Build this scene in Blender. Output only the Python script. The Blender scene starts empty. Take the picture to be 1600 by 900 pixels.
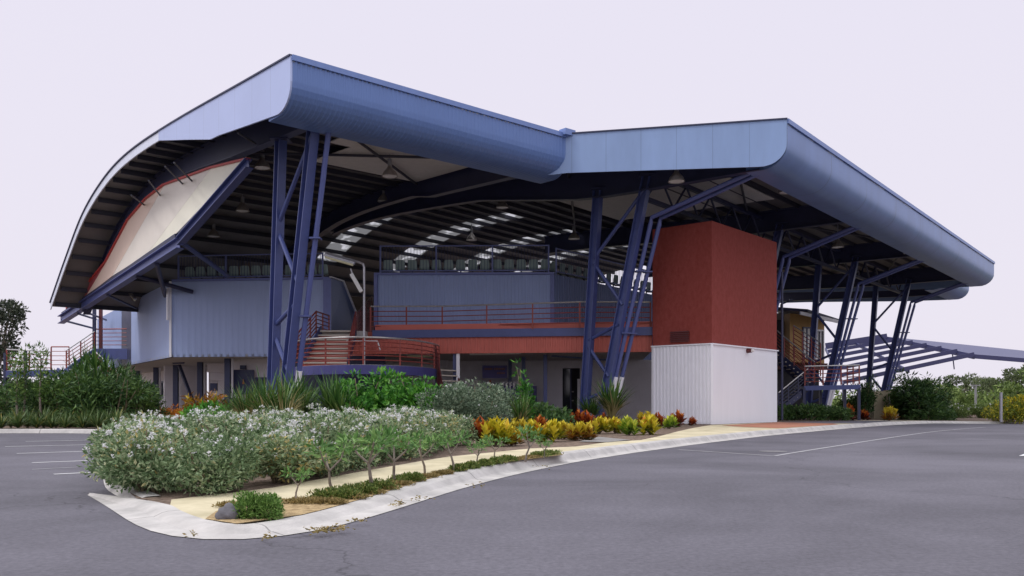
import bpy, bmesh, math, random
from mathutils import Vector, Matrix
random.seed(7)
R = random.Random(11)
S = bpy.context.scene
COL = S.collection
rad = math.radians
V = Vector

# ------------------------------------------------------------------ measuring helpers
F, CX, HY, EYE = 1350.0, 800.0, 628.0, 1.0
PAD = 0.13
def P(px, py, d): return V(((px-CX)/F*d, d, EYE+(HY-py)/F*d))
def sstep(a, b, x):
    t = max(0.0, min(1.0, (x-a)/(b-a))); return t*t*(3-2*t)
def zg(x, y): return -0.42*sstep(30, 60, y)*sstep(5, 34, x)      # the road falls away gently to the far right
def ph(y): return .05+.08*sstep(7, 13, y)      # the kerbed island rises from nearly flush at its tip
def G(px, py, up=0.0):
    lift = (lambda d: ph(d)) if up == PAD else (lambda d: up)
    d = F*(EYE-lift(9))/(py-HY)
    for _ in range(80):
        x = (px-CX)/F*d
        d = 0.6*d+0.4*F*(EYE-lift(d)-zg(x, d))/(py-HY)
    return V(((px-CX)/F*d, d, zg((px-CX)/F*d, d)+lift(d)))
def lerp(a, b, t): return a+(b-a)*t

# ------------------------------------------------------------------ object helpers
def tag(o, label=None, cat=None, group=None, kind=None):
    if label: o['label'] = label
    if cat: o['category'] = cat
    if group: o['group'] = group
    if kind: o['kind'] = kind
    return o
def empty(name, loc, label, cat, group=None, rz=0.0):
    o = bpy.data.objects.new(name, None); COL.objects.link(o)
    o.location = loc; o.rotation_euler = (0, 0, rz); o.empty_display_size = 0.2
    return tag(o, label, cat, group)
def copy_tree(o, parent=None):
    c = o.copy(); COL.objects.link(c)
    if parent is not None: c.parent = parent
    for ch in list(o.children): copy_tree(ch, c)
    return c

class MB:
    def __init__(s): s.v = []; s.f = []; s.uv = []; s.t = []; s.m = []
    def add(s, verts, faces, uvs=None, tone=0.5, mi=0):
        b = len(s.v); s.v.extend([tuple(p) for p in verts])
        for i, f in enumerate(faces):
            s.f.append([b+k for k in f]); s.t.append(tone); s.m.append(mi)
            s.uv.append(uvs[i] if uvs else None)
        return s
    def quad(s, a, b, c, d, uv=None, tone=0.5, mi=0):
        return s.add([a, b, c, d], [(0, 1, 2, 3)], [uv] if uv else None, tone, mi)
    def obox(s, c, ax, ay, az, tone=0.5, mi=0):
        c = V(c); vs = [c+ax*i+ay*j+az*k for k in (-1, 1) for j in (-1, 1) for i in (-1, 1)]
        return s.add(vs, [(0, 2, 3, 1), (4, 5, 7, 6), (0, 1, 5, 4), (2, 6, 7, 3), (0, 4, 6, 2), (1, 3, 7, 5)], None, tone, mi)
    def box(s, c, sx, sy, sz, rz=0.0, mi=0):
        ca, sa = math.cos(rz), math.sin(rz)
        return s.obox(c, V((ca, sa, 0))*sx/2, V((-sa, ca, 0))*sy/2, V((0, 0, sz/2)), mi=mi)
    def beam(s, p, q, w, h, up=V((0, 0, 1)), mi=0):
        p, q = V(p), V(q); d = (q-p); L = d.length
        if L < 1e-6: return s
        d /= L; up = V(up)
        if abs(d.dot(up)) > 0.98: up = V((0, 1, 0)) if abs(d.y) < .9 else V((1, 0, 0))
        x = d.cross(up).normalized(); z = x.cross(d).normalized()
        return s.obox((p+q)/2, d*L/2, x*w/2, z*h/2, mi=mi)
    def ibeam(s, p, q, w, h, tf=0.03, tw=0.03, up=V((0, 0, 1))):
        p, q = V(p), V(q); d = (q-p).normalized(); up = V(up)
        if abs(d.dot(up)) > 0.98: up = V((0, 1, 0))
        x = d.cross(up).normalized(); z = x.cross(d).normalized()
        s.beam(p, q, tw, h-2*tf, up)
        s.beam(p+z*(h/2-tf/2), q+z*(h/2-tf/2), w, tf, up); s.beam(p-z*(h/2-tf/2), q-z*(h/2-tf/2), w, tf, up)
        return s
    def tube(s, pts, r, n=8, cap=True):
        pts = [V(p) for p in pts]; rr = r if isinstance(r, (list, tuple)) else [r]*len(pts)
        b = len(s.v); px = None
        for i, p in enumerate(pts):
            d = (pts[min(i+1, len(pts)-1)]-pts[max(i-1, 0)]).normalized()
            if px is None:
                a = V((0, 0, 1)) if abs(d.z) < .9 else V((1, 0, 0)); x = d.cross(a).normalized()
            else:
                x = (px-d*px.dot(d)); x = x.normalized() if x.length > 1e-5 else d.orthogonal().normalized()
            px = x; y = d.cross(x)
            for k in range(n):
                a = 2*math.pi*k/n; s.v.append(tuple(p+(x*math.cos(a)+y*math.sin(a))*rr[i]))
        for i in range(len(pts)-1):
            for k in range(n):
                s.f.append([b+i*n+k, b+i*n+(k+1) % n, b+(i+1)*n+(k+1) % n, b+(i+1)*n+k]); s.t.append(.5); s.m.append(0); s.uv.append(None)
        if cap:
            s.f.append([b+k for k in range(n)][::-1]); s.f.append([b+(len(pts)-1)*n+k for k in range(n)])
            s.t += [.5, .5]; s.m += [0, 0]; s.uv += [None, None]
        return s
    def prism(s, poly, z0, z1, mi=0):          # plan polygon [(x,y)] extruded; z may be functions
        n = len(poly)
        f0 = z0 if callable(z0) else (lambda x, y: z0); f1 = z1 if callable(z1) else (lambda x, y: z1)
        vs = [V((x, y, f0(x, y))) for x, y in poly]+[V((x, y, f1(x, y))) for x, y in poly]
        fs = [tuple(range(n))[::-1], tuple(range(n, 2*n))]+[(i, (i+1) % n, n+(i+1) % n, n+i) for i in range(n)]
        return s.add(vs, fs, mi=mi)
    def slab(s, pts, off, mi=0):               # 3-D polygon thickened by vector off
        n = len(pts); pts = [V(p) for p in pts]; off = V(off)
        return s.add(pts+[p+off for p in pts], [tuple(range(n))[::-1], tuple(range(n, 2*n))]+[(i, (i+1) % n, n+(i+1) % n, n+i) for i in range(n)], mi=mi)
    def build(s, name, mats, parent=None, smooth=False, origin=None):
        o0 = V(origin) if origin is not None else (V(parent.matrix_basis.translation) if parent is not None else V((0, 0, 0)))
        if parent is not None and parent.parent is not None and origin is None:
            o0 = V(parent['_o'])
        me = bpy.data.meshes.new(name)
        me.from_pydata([(x-o0.x, y-o0.y, z-o0.z) for x, y, z in s.v], [], s.f)
        if not isinstance(mats, (list, tuple)): mats = [mats]
        for m in mats: me.materials.append(m)
        if len(mats) > 1: me.polygons.foreach_set('material_index', s.m)
        if any(u is not None for u in s.uv):
            ul = me.uv_layers.new(name='UVMap'); k = 0
            for p, u in zip(me.polygons, s.uv):
                for j, li in enumerate(p.loop_indices):
                    if u is not None: ul.data[li].uv = u[j]
        if any(t != .5 for t in s.t):
            at = me.attributes.new('tone', 'FLOAT', 'FACE'); at.data.foreach_set('value', s.t)
        if smooth: me.polygons.foreach_set('use_smooth', [True]*len(me.polygons))
        me.validate(); me.update()
        o = bpy.data.objects.new(name, me); COL.objects.link(o)
        if parent is not None:
            o.parent = parent; o['_o'] = tuple(o0)
        elif origin is not None: o.location = o0
        return o

# ------------------------------------------------------------------ materials
MATS = {}
def mat(name, col, rough=.6, metal=0.0, var=.08, scale=4.0, bump=0.0, bscale=40.0, spec=.5, stretch=(1, 1, 1), tint=None):
    if name in MATS: return MATS[name]
    m = bpy.data.materials.new(name); m.use_nodes = True; nt = m.node_tree; N = nt.nodes; L = nt.links
    b = N['Principled BSDF']; b.inputs['Roughness'].default_value = rough; b.inputs['Metallic'].default_value = metal
    b.inputs['Specular IOR Level'].default_value = spec
    tc = N.new('ShaderNodeTexCoord'); mp = N.new('ShaderNodeMapping'); mp.inputs['Scale'].default_value = stretch
    L.new(tc.outputs['Object'], mp.inputs['Vector'])
    nz = N.new('ShaderNodeTexNoise'); nz.inputs['Scale'].default_value = scale; nz.inputs['Detail'].default_value = 6; nz.inputs['Roughness'].default_value = .65
    L.new(mp.outputs[0], nz.inputs['Vector'])
    rp = N.new('ShaderNodeValToRGB'); c = V(col); t = V(tint) if tint else c
    rp.color_ramp.elements[0].position = .3; rp.color_ramp.elements[1].position = .7
    rp.color_ramp.elements[0].color = (*(c*(1-var)), 1); rp.color_ramp.elements[1].color = (*(t*(1+var)), 1)
    L.new(nz.outputs['Fac'], rp.inputs['Fac']); L.new(rp.outputs['Color'], b.inputs['Base Color'])
    if bump:
        n2 = N.new('ShaderNodeTexNoise'); n2.inputs['Scale'].default_value = bscale; n2.inputs['Detail'].default_value = 4
        L.new(tc.outputs['Object'], n2.inputs['Vector'])
        bp = N.new('ShaderNodeBump'); bp.inputs['Strength'].default_value = bump; bp.inputs['Distance'].default_value = .02
        L.new(n2.outputs['Fac'], bp.inputs['Height']); L.new(bp.outputs[0], b.inputs['Normal'])
    MATS[name] = m; return m
def leafmat(name, stops, rough=.55, transl=.25):
    m = bpy.data.materials.new(name); m.use_nodes = True; nt = m.node_tree; N = nt.nodes; L = nt.links
    b = N['Principled BSDF']; b.inputs['Roughness'].default_value = rough; b.inputs['Specular IOR Level'].default_value = .3
    at = N.new('ShaderNodeAttribute'); at.attribute_name = 'tone'
    rp = N.new('ShaderNodeValToRGB'); e = rp.color_ramp.elements
    while len(e) < len(stops): e.new(.5)
    for k, (p, c) in enumerate(stops): e[k].position = p; e[k].color = (*c, 1)
    L.new(at.outputs['Fac'], rp.inputs['Fac']); L.new(rp.outputs['Color'], b.inputs['Base Color'])
    tr = N.new('ShaderNodeBsdfTranslucent'); L.new(rp.outputs['Color'], tr.inputs['Color'])
    mx = N.new('ShaderNodeMixShader'); mx.inputs[0].default_value = transl
    L.new(b.outputs[0], mx.inputs[1]); L.new(tr.outputs[0], mx.inputs[2]); L.new(mx.outputs[0], N['Material Output'].inputs['Surface'])
    return m
def seams(m, pitch, width=.02, dark=.55, axis=0):
    """panel joints across the UV x direction (metres)"""
    nt = m.node_tree; N = nt.nodes; L = nt.links; b = N['Principled BSDF']
    src = b.inputs['Base Color'].links[0].from_socket
    uv = N.new('ShaderNodeUVMap'); sp = N.new('ShaderNodeSeparateXYZ'); L.new(uv.outputs[0], sp.inputs[0])
    d = N.new('ShaderNodeMath'); d.operation = 'DIVIDE'; d.inputs[1].default_value = pitch; L.new(sp.outputs[axis], d.inputs[0])
    fr = N.new('ShaderNodeMath'); fr.operation = 'FRACT'; L.new(d.outputs[0], fr.inputs[0])
    lt = N.new('ShaderNodeMath'); lt.operation = 'LESS_THAN'; lt.inputs[1].default_value = width/pitch; L.new(fr.outputs[0], lt.inputs[0])
    mx = N.new('ShaderNodeMix'); mx.data_type = 'RGBA'; mx.blend_type = 'MULTIPLY'
    L.new(lt.outputs[0], mx.inputs['Factor']); L.new(src, mx.inputs['A']); mx.inputs['B'].default_value = (dark, dark, dark, 1)
    L.new(mx.outputs['Result'], b.inputs['Base Color'])
    return m

M_bull = mat('blue_ribbed_metal', (.125, .205, .455), .38, .1, .05, .7)
M_bull2 = seams(mat('blue_panel_metal', (.135, .22, .46), .36, .1, .11, .9, stretch=(1, 1, .3)), 4.6, .05, .6)
M_gable = seams(mat('blue_flat_metal', (.245, .345, .575), .40, .1, .09, 1.1, stretch=(1, 1, .25)), 1.25, .03, .8)
M_gablelit = seams(mat('lit_blue_flat_metal', (.46, .53, .80), .42, .1, .04, .6), 1.25, .03, .86)  # gable metal lightened: light on the left end put into the colour
M_flash = mat('blue_flashing', (.17, .25, .52), .4, .1)
M_pale = mat('pale_roof_edge', (.72, .76, .90), .4)
M_roofunder = mat('grey_roof_sheet', (.17, .16, .165), .55, .0, .12, 1.2)
M_rooftop = mat('zinc_roof_top', (.50, .52, .58), .45, .2)
M_purlin = mat('dark_purlin_steel', (.035, .035, .055), .55)
M_rafter = mat('navy_beam_steel', (.030, .034, .085), .45, .0, .15, 2)
M_col = mat('blue_column_paint', (.062, .082, .235), .38, .0, .10, 3)
M_pipe = mat('blue_pipe_paint', (.09, .112, .30), .4)
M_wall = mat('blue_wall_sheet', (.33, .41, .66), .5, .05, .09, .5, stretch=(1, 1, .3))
M_wall_shade = mat('shaded_blue_wall_sheet', (.16, .21, .40), .5, .05, .07, .6)  # the blue wall sheet again, with shade put into its colour
M_trimb = mat('blue_trim', (.15, .18, .42), .45)
M_redfas = mat('red_ribbed_sheet', (.56, .14, .105), .55, 0, .08, 1)
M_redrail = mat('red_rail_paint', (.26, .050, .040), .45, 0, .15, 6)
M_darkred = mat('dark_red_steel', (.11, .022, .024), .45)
M_hand = mat('galvanised_handrail', (.52, .50, .50), .35, .6, .12, 8)
M_redren = mat('red_render', (.262, .052, .041), .85, 0, .07, 7, .6, 45, .2, stretch=(1, 1, .6), tint=(.285, .066, .056))
M_white = mat('white_sheet', (.87, .87, .925), .5, .0, .035, 1.7, stretch=(1, 1, .16))
M_cream = mat('cream_cladding', (.93, .90, .77), .6, 0, .04, 1)
M_beige = mat('beige_cladding', (.86, .80, .73), .6, 0, .04, 1)
M_tan = mat('tan_cladding', (.82, .64, .54), .6, 0, .04, 1)
M_maroon = mat('maroon_cladding', (.36, .07, .085), .6, 0, .04, 1)
M_gwall = mat('grey_block_wall', (.82, .80, .86), .75, 0, .06, 1.3)
M_soffit = mat('soffit_sheet', (.56, .54, .52), .7)
M_lining = mat('pale_ceiling_sheet', (.62, .60, .57), .7)
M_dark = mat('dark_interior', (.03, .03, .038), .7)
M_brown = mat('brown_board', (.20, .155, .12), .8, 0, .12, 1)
M_glass = mat('dark_window_glass', (.02, .024, .035), .08, 0, .2, 3, spec=.7)
M_frame = mat('navy_frame', (.035, .045, .12), .45)
M_orange = mat('orange_notice', (.42, .07, .03), .55)
M_paper = mat('white_notice', (.75, .74, .72), .7)
M_purple = mat('purple_sign_board', (.075, .06, .27), .45, 0, .2, 5)
M_letter = mat('orange_letters', (.42, .16, .05), .5)
M_conc = mat('kerb_concrete', (.44, .42, .41), .85, 0, .16, 2.2, .35, 60, .2, tint=(.50, .475, .46))
M_step = mat('concrete_tread', (.58, .53, .46), .8, 0, .08, 3)
M_seat = mat('grey_green_seat_plastic', (.29, .39, .38), .42)
M_lamp = mat('aluminium_lamp_shade', (.40, .36, .34), .3, .5)
M_tubecol = mat('yellowed_tube_cover', (.74, .72, .48), .35)
M_tubewhite = mat('white_tube_cover', (.78, .78, .76), .35)
M_grey = mat('grey_pole_metal', (.42, .42, .45), .35, .5)
M_rock = mat('grey_boulder', (.12, .115, .13), .9, 0, .3, 5, .8, 14)
M_timber = mat('sandstone_pier', (.50, .43, .30), .85, 0, .12, 4)
M_bark = mat('grey_bark', (.23, .19, .16), .9, 0, .3, 8, .5, 30)
M_stem = mat('green_brown_stem', (.20, .16, .10), .8, 0, .2, 8)

def skylight_mat():
    m = bpy.data.materials.new('translucent_skylight'); m.use_nodes = True; N = m.node_tree.nodes; L = m.node_tree.links
    tr = N.new('ShaderNodeBsdfTranslucent'); tr.inputs['Color'].default_value = (.33, .33, .335, 1)
    tp = N.new('ShaderNodeBsdfTransparent'); tp.inputs['Color'].default_value = (.85, .86, .86, 1)
    nz = N.new('ShaderNodeTexNoise'); nz.inputs['Scale'].default_value = .9
    tc = N.new('ShaderNodeTexCoord'); L.new(tc.outputs['Object'], nz.inputs['Vector'])
    rp = N.new('ShaderNodeMapRange'); rp.inputs[1].default_value = .52; rp.inputs[2].default_value = .58; rp.inputs[3].default_value = 0; rp.inputs[4].default_value = .85
    L.new(nz.outputs['Fac'], rp.inputs[0])
    mx = N.new('ShaderNodeMixShader'); L.new(rp.outputs[0], mx.inputs[0]); L.new(tr.outputs[0], mx.inputs[1]); L.new(tp.outputs[0], mx.inputs[2])
    L.new(mx.outputs[0], N['Material Output'].inputs['Surface']); return m
M_sky = skylight_mat()

def asphalt():
    m = mat('asphalt', (.125, .118, .142), .88, 0, .1, .35, .25, 120, .25)
    nt = m.node_tree; N = nt.nodes; L = nt.links; b = N['Principled BSDF']; src = b.inputs['Base Color'].links[0].from_socket
    tc = N.new('ShaderNodeTexCoord')
    # fine aggregate
    n1 = N.new('ShaderNodeTexNoise'); n1.inputs['Scale'].default_value = 22; n1.inputs['Detail'].default_value = 7; n1.inputs['Roughness'].default_value = .75; L.new(tc.outputs['Object'], n1.inputs['Vector'])
    r1 = N.new('ShaderNodeMapRange'); r1.inputs[1].default_value = .3; r1.inputs[2].default_value = .7; r1.inputs[3].default_value = .72; r1.inputs[4].default_value = 1.30; L.new(n1.outputs['Fac'], r1.inputs[0])
    mp = N.new('ShaderNodeMapping'); mp.inputs['Rotation'].default_value = (0, 0, rad(35)); mp.inputs['Scale'].default_value = (.5, 1.2, 1); L.new(tc.outputs['Object'], mp.inputs['Vector'])
    n2 = N.new('ShaderNodeTexNoise'); n2.inputs['Scale'].default_value = .8; n2.inputs['Detail'].default_value = 5; L.new(mp.outputs[0], n2.inputs['Vector'])
    r2 = N.new('ShaderNodeMapRange'); r2.inputs[1].default_value = .3; r2.inputs[2].default_value = .75; r2.inputs[3].default_value = .92; r2.inputs[4].default_value = 1.07; L.new(n2.outputs['Fac'], r2.inputs[0])
    # pale scuffs
    mp3 = N.new('ShaderNodeMapping'); mp3.inputs['Scale'].default_value = (.7, 1.7, 1); L.new(tc.outputs['Object'], mp3.inputs['Vector'])
    n3 = N.new('ShaderNodeTexNoise'); n3.inputs['Scale'].default_value = 1.3; n3.inputs['Detail'].default_value = 8; n3.inputs['Roughness'].default_value = .7; L.new(mp3.outputs[0], n3.inputs['Vector'])
    r3 = N.new('ShaderNodeMapRange'); r3.inputs[1].default_value = .66; r3.inputs[2].default_value = .74; r3.inputs[3].default_value = 1; r3.inputs[4].default_value = 1.22; L.new(n3.outputs['Fac'], r3.inputs[0])
    n4 = N.new('ShaderNodeTexNoise'); n4.inputs['Scale'].default_value = .22; n4.inputs['Detail'].default_value = 7; n4.inputs['Roughness'].default_value = .62; n4.inputs['Distortion'].default_value = .6; L.new(tc.outputs['Object'], n4.inputs['Vector'])
    r4 = N.new('ShaderNodeMapRange'); r4.inputs[1].default_value = .38; r4.inputs[2].default_value = .62; r4.inputs[3].default_value = .78; r4.inputs[4].default_value = 1.12; L.new(n4.outputs['Fac'], r4.inputs[0])
    vo = N.new('ShaderNodeTexVoronoi'); vo.feature = 'DISTANCE_TO_EDGE'; vo.inputs['Scale'].default_value = .16
    nw = N.new('ShaderNodeTexNoise'); nw.inputs['Scale'].default_value = 1.1; nw.inputs['Detail'].default_value = 5; L.new(tc.outputs['Object'], nw.inputs['Vector'])
    wv = N.new('ShaderNodeVectorMath'); wv.operation = 'SCALE'; wv.inputs['Scale'].default_value = 1.4; L.new(nw.outputs['Color'], wv.inputs[0])
    wa = N.new('ShaderNodeVectorMath'); wa.operation = 'ADD'; L.new(tc.outputs['Object'], wa.inputs[0]); L.new(wv.outputs[0], wa.inputs[1]); L.new(wa.outputs[0], vo.inputs['Vector'])
    cr = N.new('ShaderNodeMapRange'); cr.inputs[1].default_value = .0; cr.inputs[2].default_value = .0034; cr.inputs[3].default_value = .66; cr.inputs[4].default_value = 1; L.new(vo.outputs['Distance'], cr.inputs[0])
    k4 = N.new('ShaderNodeMath'); k4.operation = 'MULTIPLY'; L.new(r4.outputs[0], k4.inputs[0]); L.new(cr.outputs[0], k4.inputs[1])
    k5 = N.new('ShaderNodeMath'); k5.operation = 'MULTIPLY'; L.new(r2.outputs[0], k5.inputs[0]); L.new(k4.outputs[0], k5.inputs[1]); r2 = k5
    a = N.new('ShaderNodeMath'); a.operation = 'MULTIPLY'; L.new(r1.outputs[0], a.inputs[0]); L.new(r2.outputs[0], a.inputs[1])
    c = N.new('ShaderNodeMath'); c.operation = 'MULTIPLY'; L.new(a.outputs[0], c.inputs[0]); L.new(r3.outputs[0], c.inputs[1])
    mx = N.new('ShaderNodeVectorMath'); mx.operation = 'SCALE'; L.new(src, mx.inputs[0]); L.new(c.outputs[0], mx.inputs['Scale']); L.new(mx.outputs[0], b.inputs['Base Color'])
    return m
M_asph = asphalt()
M_path = mat('yellow_footpath', (.52, .455, .30), .88, 0, .16, 1.3, .3, 90, .2, tint=(.60, .53, .38))
M_brick = mat('terracotta_paving', (.42, .19, .125), .85, 0, .14, 1.4, .3, 40, .2)
M_mulch = mat('bark_mulch', (.115, .082, .068), .95, 0, .45, 9, 1.0, 25, .1, tint=(.20, .15, .12))
M_line = mat('worn_road_paint', (.36, .35, .37), .75, 0, .22, 3)
M_linew = mat('fresh_road_paint', (.66, .66, .68), .7, 0, .05, 3)
M_dirt = mat('dry_grass_ground', (.12, .12, .06), .95, 0, .3, .08, .4, 3, .1)
M_litter = mat('dry_leaf_litter', (.30, .20, .105), .95, 0, .4, 14, 1.0, 30, .1, tint=(.40, .30, .17))

# ------------------------------------------------------------------ camera, light, sky
cam = bpy.data.cameras.new('camera'); co = bpy.data.objects.new('camera', cam); COL.objects.link(co)
co.location = (0, 0, EYE); co.rotation_euler = (rad(90), 0, 0)
cam.sensor_width = 36; cam.lens = 36*F/1600; cam.shift_y = (HY-450)/1600; cam.clip_end = 5000; cam.clip_start = .1
S.camera = co
SUN_EL, SUN_AZ = 52.0, -72.0      # azimuth from the view direction, negative = left; light comes from the left and a little behind
sd = V((math.sin(rad(SUN_AZ))*math.cos(rad(SUN_EL)), -.35*math.cos(rad(SUN_EL)), math.sin(rad(SUN_EL)))).normalized()
sun = bpy.data.lights.new('sun', 'SUN'); sun.energy = 1.25; sun.angle = rad(14); sun.color = (1, .96, .90)
so = bpy.data.objects.new('sun', sun); COL.objects.link(so); so.rotation_euler = sd.to_track_quat('Z', 'Y').to_euler(); so.location = sd*60
W = bpy.data.worlds.new('World'); S.world = W; W.use_nodes = True; N = W.node_tree.nodes; L = W.node_tree.links
N.clear(); out = N.new('ShaderNodeOutputWorld')
sk = N.new('ShaderNodeTexSky'); sk.sky_type = 'NISHITA'; sk.sun_disc = False
sk.sun_elevation = math.asin(sd.z); sk.sun_rotation = math.atan2(sd.x, sd.y); sk.dust_density = 4; sk.air_density = 1.5
b1 = N.new('ShaderNodeBackground'); b1.inputs[1].default_value = .08; L.new(sk.outputs[0], b1.inputs[0])
tc = N.new('ShaderNodeTexCoord'); sp = N.new('ShaderNodeSeparateXYZ'); L.new(tc.outputs['Generated'], sp.inputs[0])
rp = N.new('ShaderNodeValToRGB'); e = rp.color_ramp.elements       # bright even cloud deck, brighter overhead as under any overcast
e[0].position = .0; e[0].color = (.875, .830, .935, 1); e[1].position = 1; e[1].color = (1.9, 1.95, 2.05, 1)
x = e.new(.42); x.color = (.855, .818, .945, 1); x = e.new(.62); x.color = (1.35, 1.36, 1.46, 1)
L.new(sp.outputs['Z'], rp.inputs[0])
b2 = N.new('ShaderNodeBackground'); L.new(rp.outputs[0], b2.inputs[0])
mx = N.new('ShaderNodeMixShader'); mx.inputs[0].default_value = .94; L.new(b1.outputs[0], mx.inputs[1]); L.new(b2.outputs[0], mx.inputs[2]); L.new(mx.outputs[0], out.inputs[0])
vs = S.view_settings; vs.view_transform = 'Standard'; vs.look = 'None'; vs.exposure = 0; vs.gamma = 1; vs.use_curve_mapping = False
S.render.engine = 'CYCLES'; S.cycles.max_bounces = 8; S.cycles.diffuse_bounces = 4; S.cycles.transparent_max_bounces = 12

# ================================================================== GROUND
def kind_struct(o): o['kind'] = 'structure'; return o
mb = MB(); n = 48; ring = [0, 70, 140, 400, 2500]
vs_ = []
for r in ring:
    for k in range(n): vs_.append((r*math.cos(2*math.pi*k/n), 30+r*math.sin(2*math.pi*k/n), -.55))
fs_ = [[i*n+k, i*n+(k+1) % n, (i+1)*n+(k+1) % n, (i+1)*n+k] for i in range(1, len(ring)-1) for k in range(n)]
mb.add(vs_, fs_); mb.add([vs_[n+k] for k in range(n)], [list(range(n))])
kind_struct(mb.build('ground', M_dirt))
# asphalt sheet following the fall
mb = MB(); xs = [-70+1.25*i for i in range(117)]; ys = [-30+1.25*j for j in range(88)]
vv = [(x, y, zg(x, y)) for y in ys for x in xs]; nx = len(xs)
mb.add(vv, [(j*nx+i, j*nx+i+1, (j+1)*nx+i+1, (j+1)*nx+i) for j in range(len(ys)-1) for i in range(nx-1)])
kind_struct(mb.build('road', M_asph, smooth=True))

# kerb line (front edge, measured on the ground)
kp = [(136, 773), (160, 787), (186, 805), (212, 823), (240, 838), (275, 848), (330, 853), (400, 851), (480, 838), (560, 815), (640, 790), (720, 764), (800, 743), (900, 722), (1000, 706.5),
      (1100, 693), (1200, 681), (1300, 671.8), (1380, 665.5), (1420, 663.3)]
kf = [G(a, b) for a, b in kp]+[V(((px-CX)/F*d, d, 0)) for px, d in ((1465, 46.3), (1505, 48.2), (1560, 49), (1640, 49), (1800, 48.6))]
def resample(pts, step):
    out = [pts[0].copy()]; acc = 0
    for a, b in zip(pts, pts[1:]):
        d = (b-a).length; t = step-acc
        while t <= d: out.append(a.lerp(b, t/d)); t += step
        acc = d-(t-step)
    out.append(pts[-1].copy()); return out
def smooth(pts, it=3):
    for _ in range(it):
        q = [pts[0]]+[(pts[i-1]+pts[i]*2+pts[i+1])/4 for i in range(1, len(pts)-1)]+[pts[-1]]; pts = q
    return pts
kf = smooth(resample(kf, .4), 4)
def left_off(pts, i, d):
    a = pts[max(i-1, 0)]; b = pts[min(i+1, len(pts)-1)]; t = (b-a).normalized(); return pts[i]+V((-t.y, t.x, 0))*d
kprof = [(0, .006), (.18, .016), (.21, .034), (.28, .115), (.33, .138), (.44, .140), (.44, .05)]
mb = MB()
def strip(mb, line, prof, zf=zg, taper=None):
    b = len(mb.v); m = len(prof)
    for i in range(len(line)):
        for (d, h) in prof:
            q = left_off(line, i, d*(taper(i) if taper else 1)); h = h*(taper(i)**.7 if taper else 1); mb.v.append((q.x, q.y, zf(q.x, q.y)+h*(ph(q.y)/PAD if h > .03 else 1)))
    for i in range(len(line)-1):
        for k in range(m-1):
            mb.f.append([b+i*m+k, b+(i+1)*m+k, b+(i+1)*m+k+1, b+i*m+k+1]); mb.t.append(.5); mb.m.append(0)
            mb.uv.append([(i*.4, prof[k][0]), (i*.4+.4, prof[k][0]), (i*.4+.4, prof[k+1][0]), (i*.4, prof[k+1][0])])
ktap = lambda i: min(1.0, .06+i/5.0)
strip(mb, kf, kprof, taper=ktap)
seams(M_conc, 2.4, .025, .55)
kind_struct(mb.build('kerb', M_conc, smooth=False))
kb0 = [left_off(kf, i, .43*ktap(i)) for i in range(len(kf))]
kback = [kb0[0]]
for i in range(1, len(kb0)):
    if (kb0[i]-kback[-1]).dot((kf[i]-kf[i-1])) > .12: kback.append(kb0[i])

ic = len(kback)
# raised ground inside the kerb: mulch sheet for the whole island / building pad
def zpad(x, y): return zg(x, y)+ph(y)
def sheet(name, poly, h, material, step=2.0):
    q = []
    for p in poly:
        if not q or math.hypot(p[0]-q[-1][0], p[1]-q[-1][1]) > .02: q.append(p)
    poly = q
    from mathutils.geometry import delaunay_2d_cdt
    vo, eo, fo, *_ = delaunay_2d_cdt([V((p[0], p[1])) for p in poly], [], [list(range(len(poly)))], 1, 1e-4)
    bm = bmesh.new(); vs = [bm.verts.new((p.x, p.y, 0)) for p in vo]
    for f in fo: bm.faces.new([vs[k] for k in f])
    if step:
        xs = [p[0] for p in poly]; ys = [p[1] for p in poly]
        y = math.floor(min(ys)/step)*step
        while y < max(ys):
            g = bm.verts[:]+bm.edges[:]+bm.faces[:]; bmesh.ops.bisect_plane(bm, geom=g, plane_co=(0, y, 0), plane_no=(0, 1, 0)); y += step
    me = bpy.data.meshes.new(name)
    for v in bm.verts: v.co.z = zg(v.co.x, v.co.y)+h-PAD+ph(v.co.y)
    for f in bm.faces:
        f.normal_update()
        if f.normal.z < 0: f.normal_flip()
    bm.to_mesh(me); bm.free(); me.materials.append(material); o = bpy.data.objects.new(name, me); COL.objects.link(o); return kind_struct(o)
a0 = kback[3]
island = [(q.x, q.y) for q in kback[3:]]+[(70, 49), (70, 92), (-68, 92), (-60, 27.6), (-13.2, 27.6), (-12.6, 26.8), (-9.3, 20), (-6.1, 13.2), (-4.35, 9.6)]
sheet('planting_bed', island, PAD-.006, M_mulch, 1.0)
# kerb on the left side of the island and along the car park hedge
lk = smooth(resample([V((-60, 27.4, 0)), V((-13.4, 27.4, 0)), V((-12.75, 26.7, 0)), V((-9.45, 20, 0)), V((-6.25, 13.2, 0)), V((-4.5, 9.6, 0)), a0.copy()], .5), 3)
mb = MB(); strip(mb, lk, [(-.02, .006), (.05, .12), (.09, .14), (.22, .14), (.22, .05)])
kind_struct(mb.build('back_kerb', M_conc))

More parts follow.
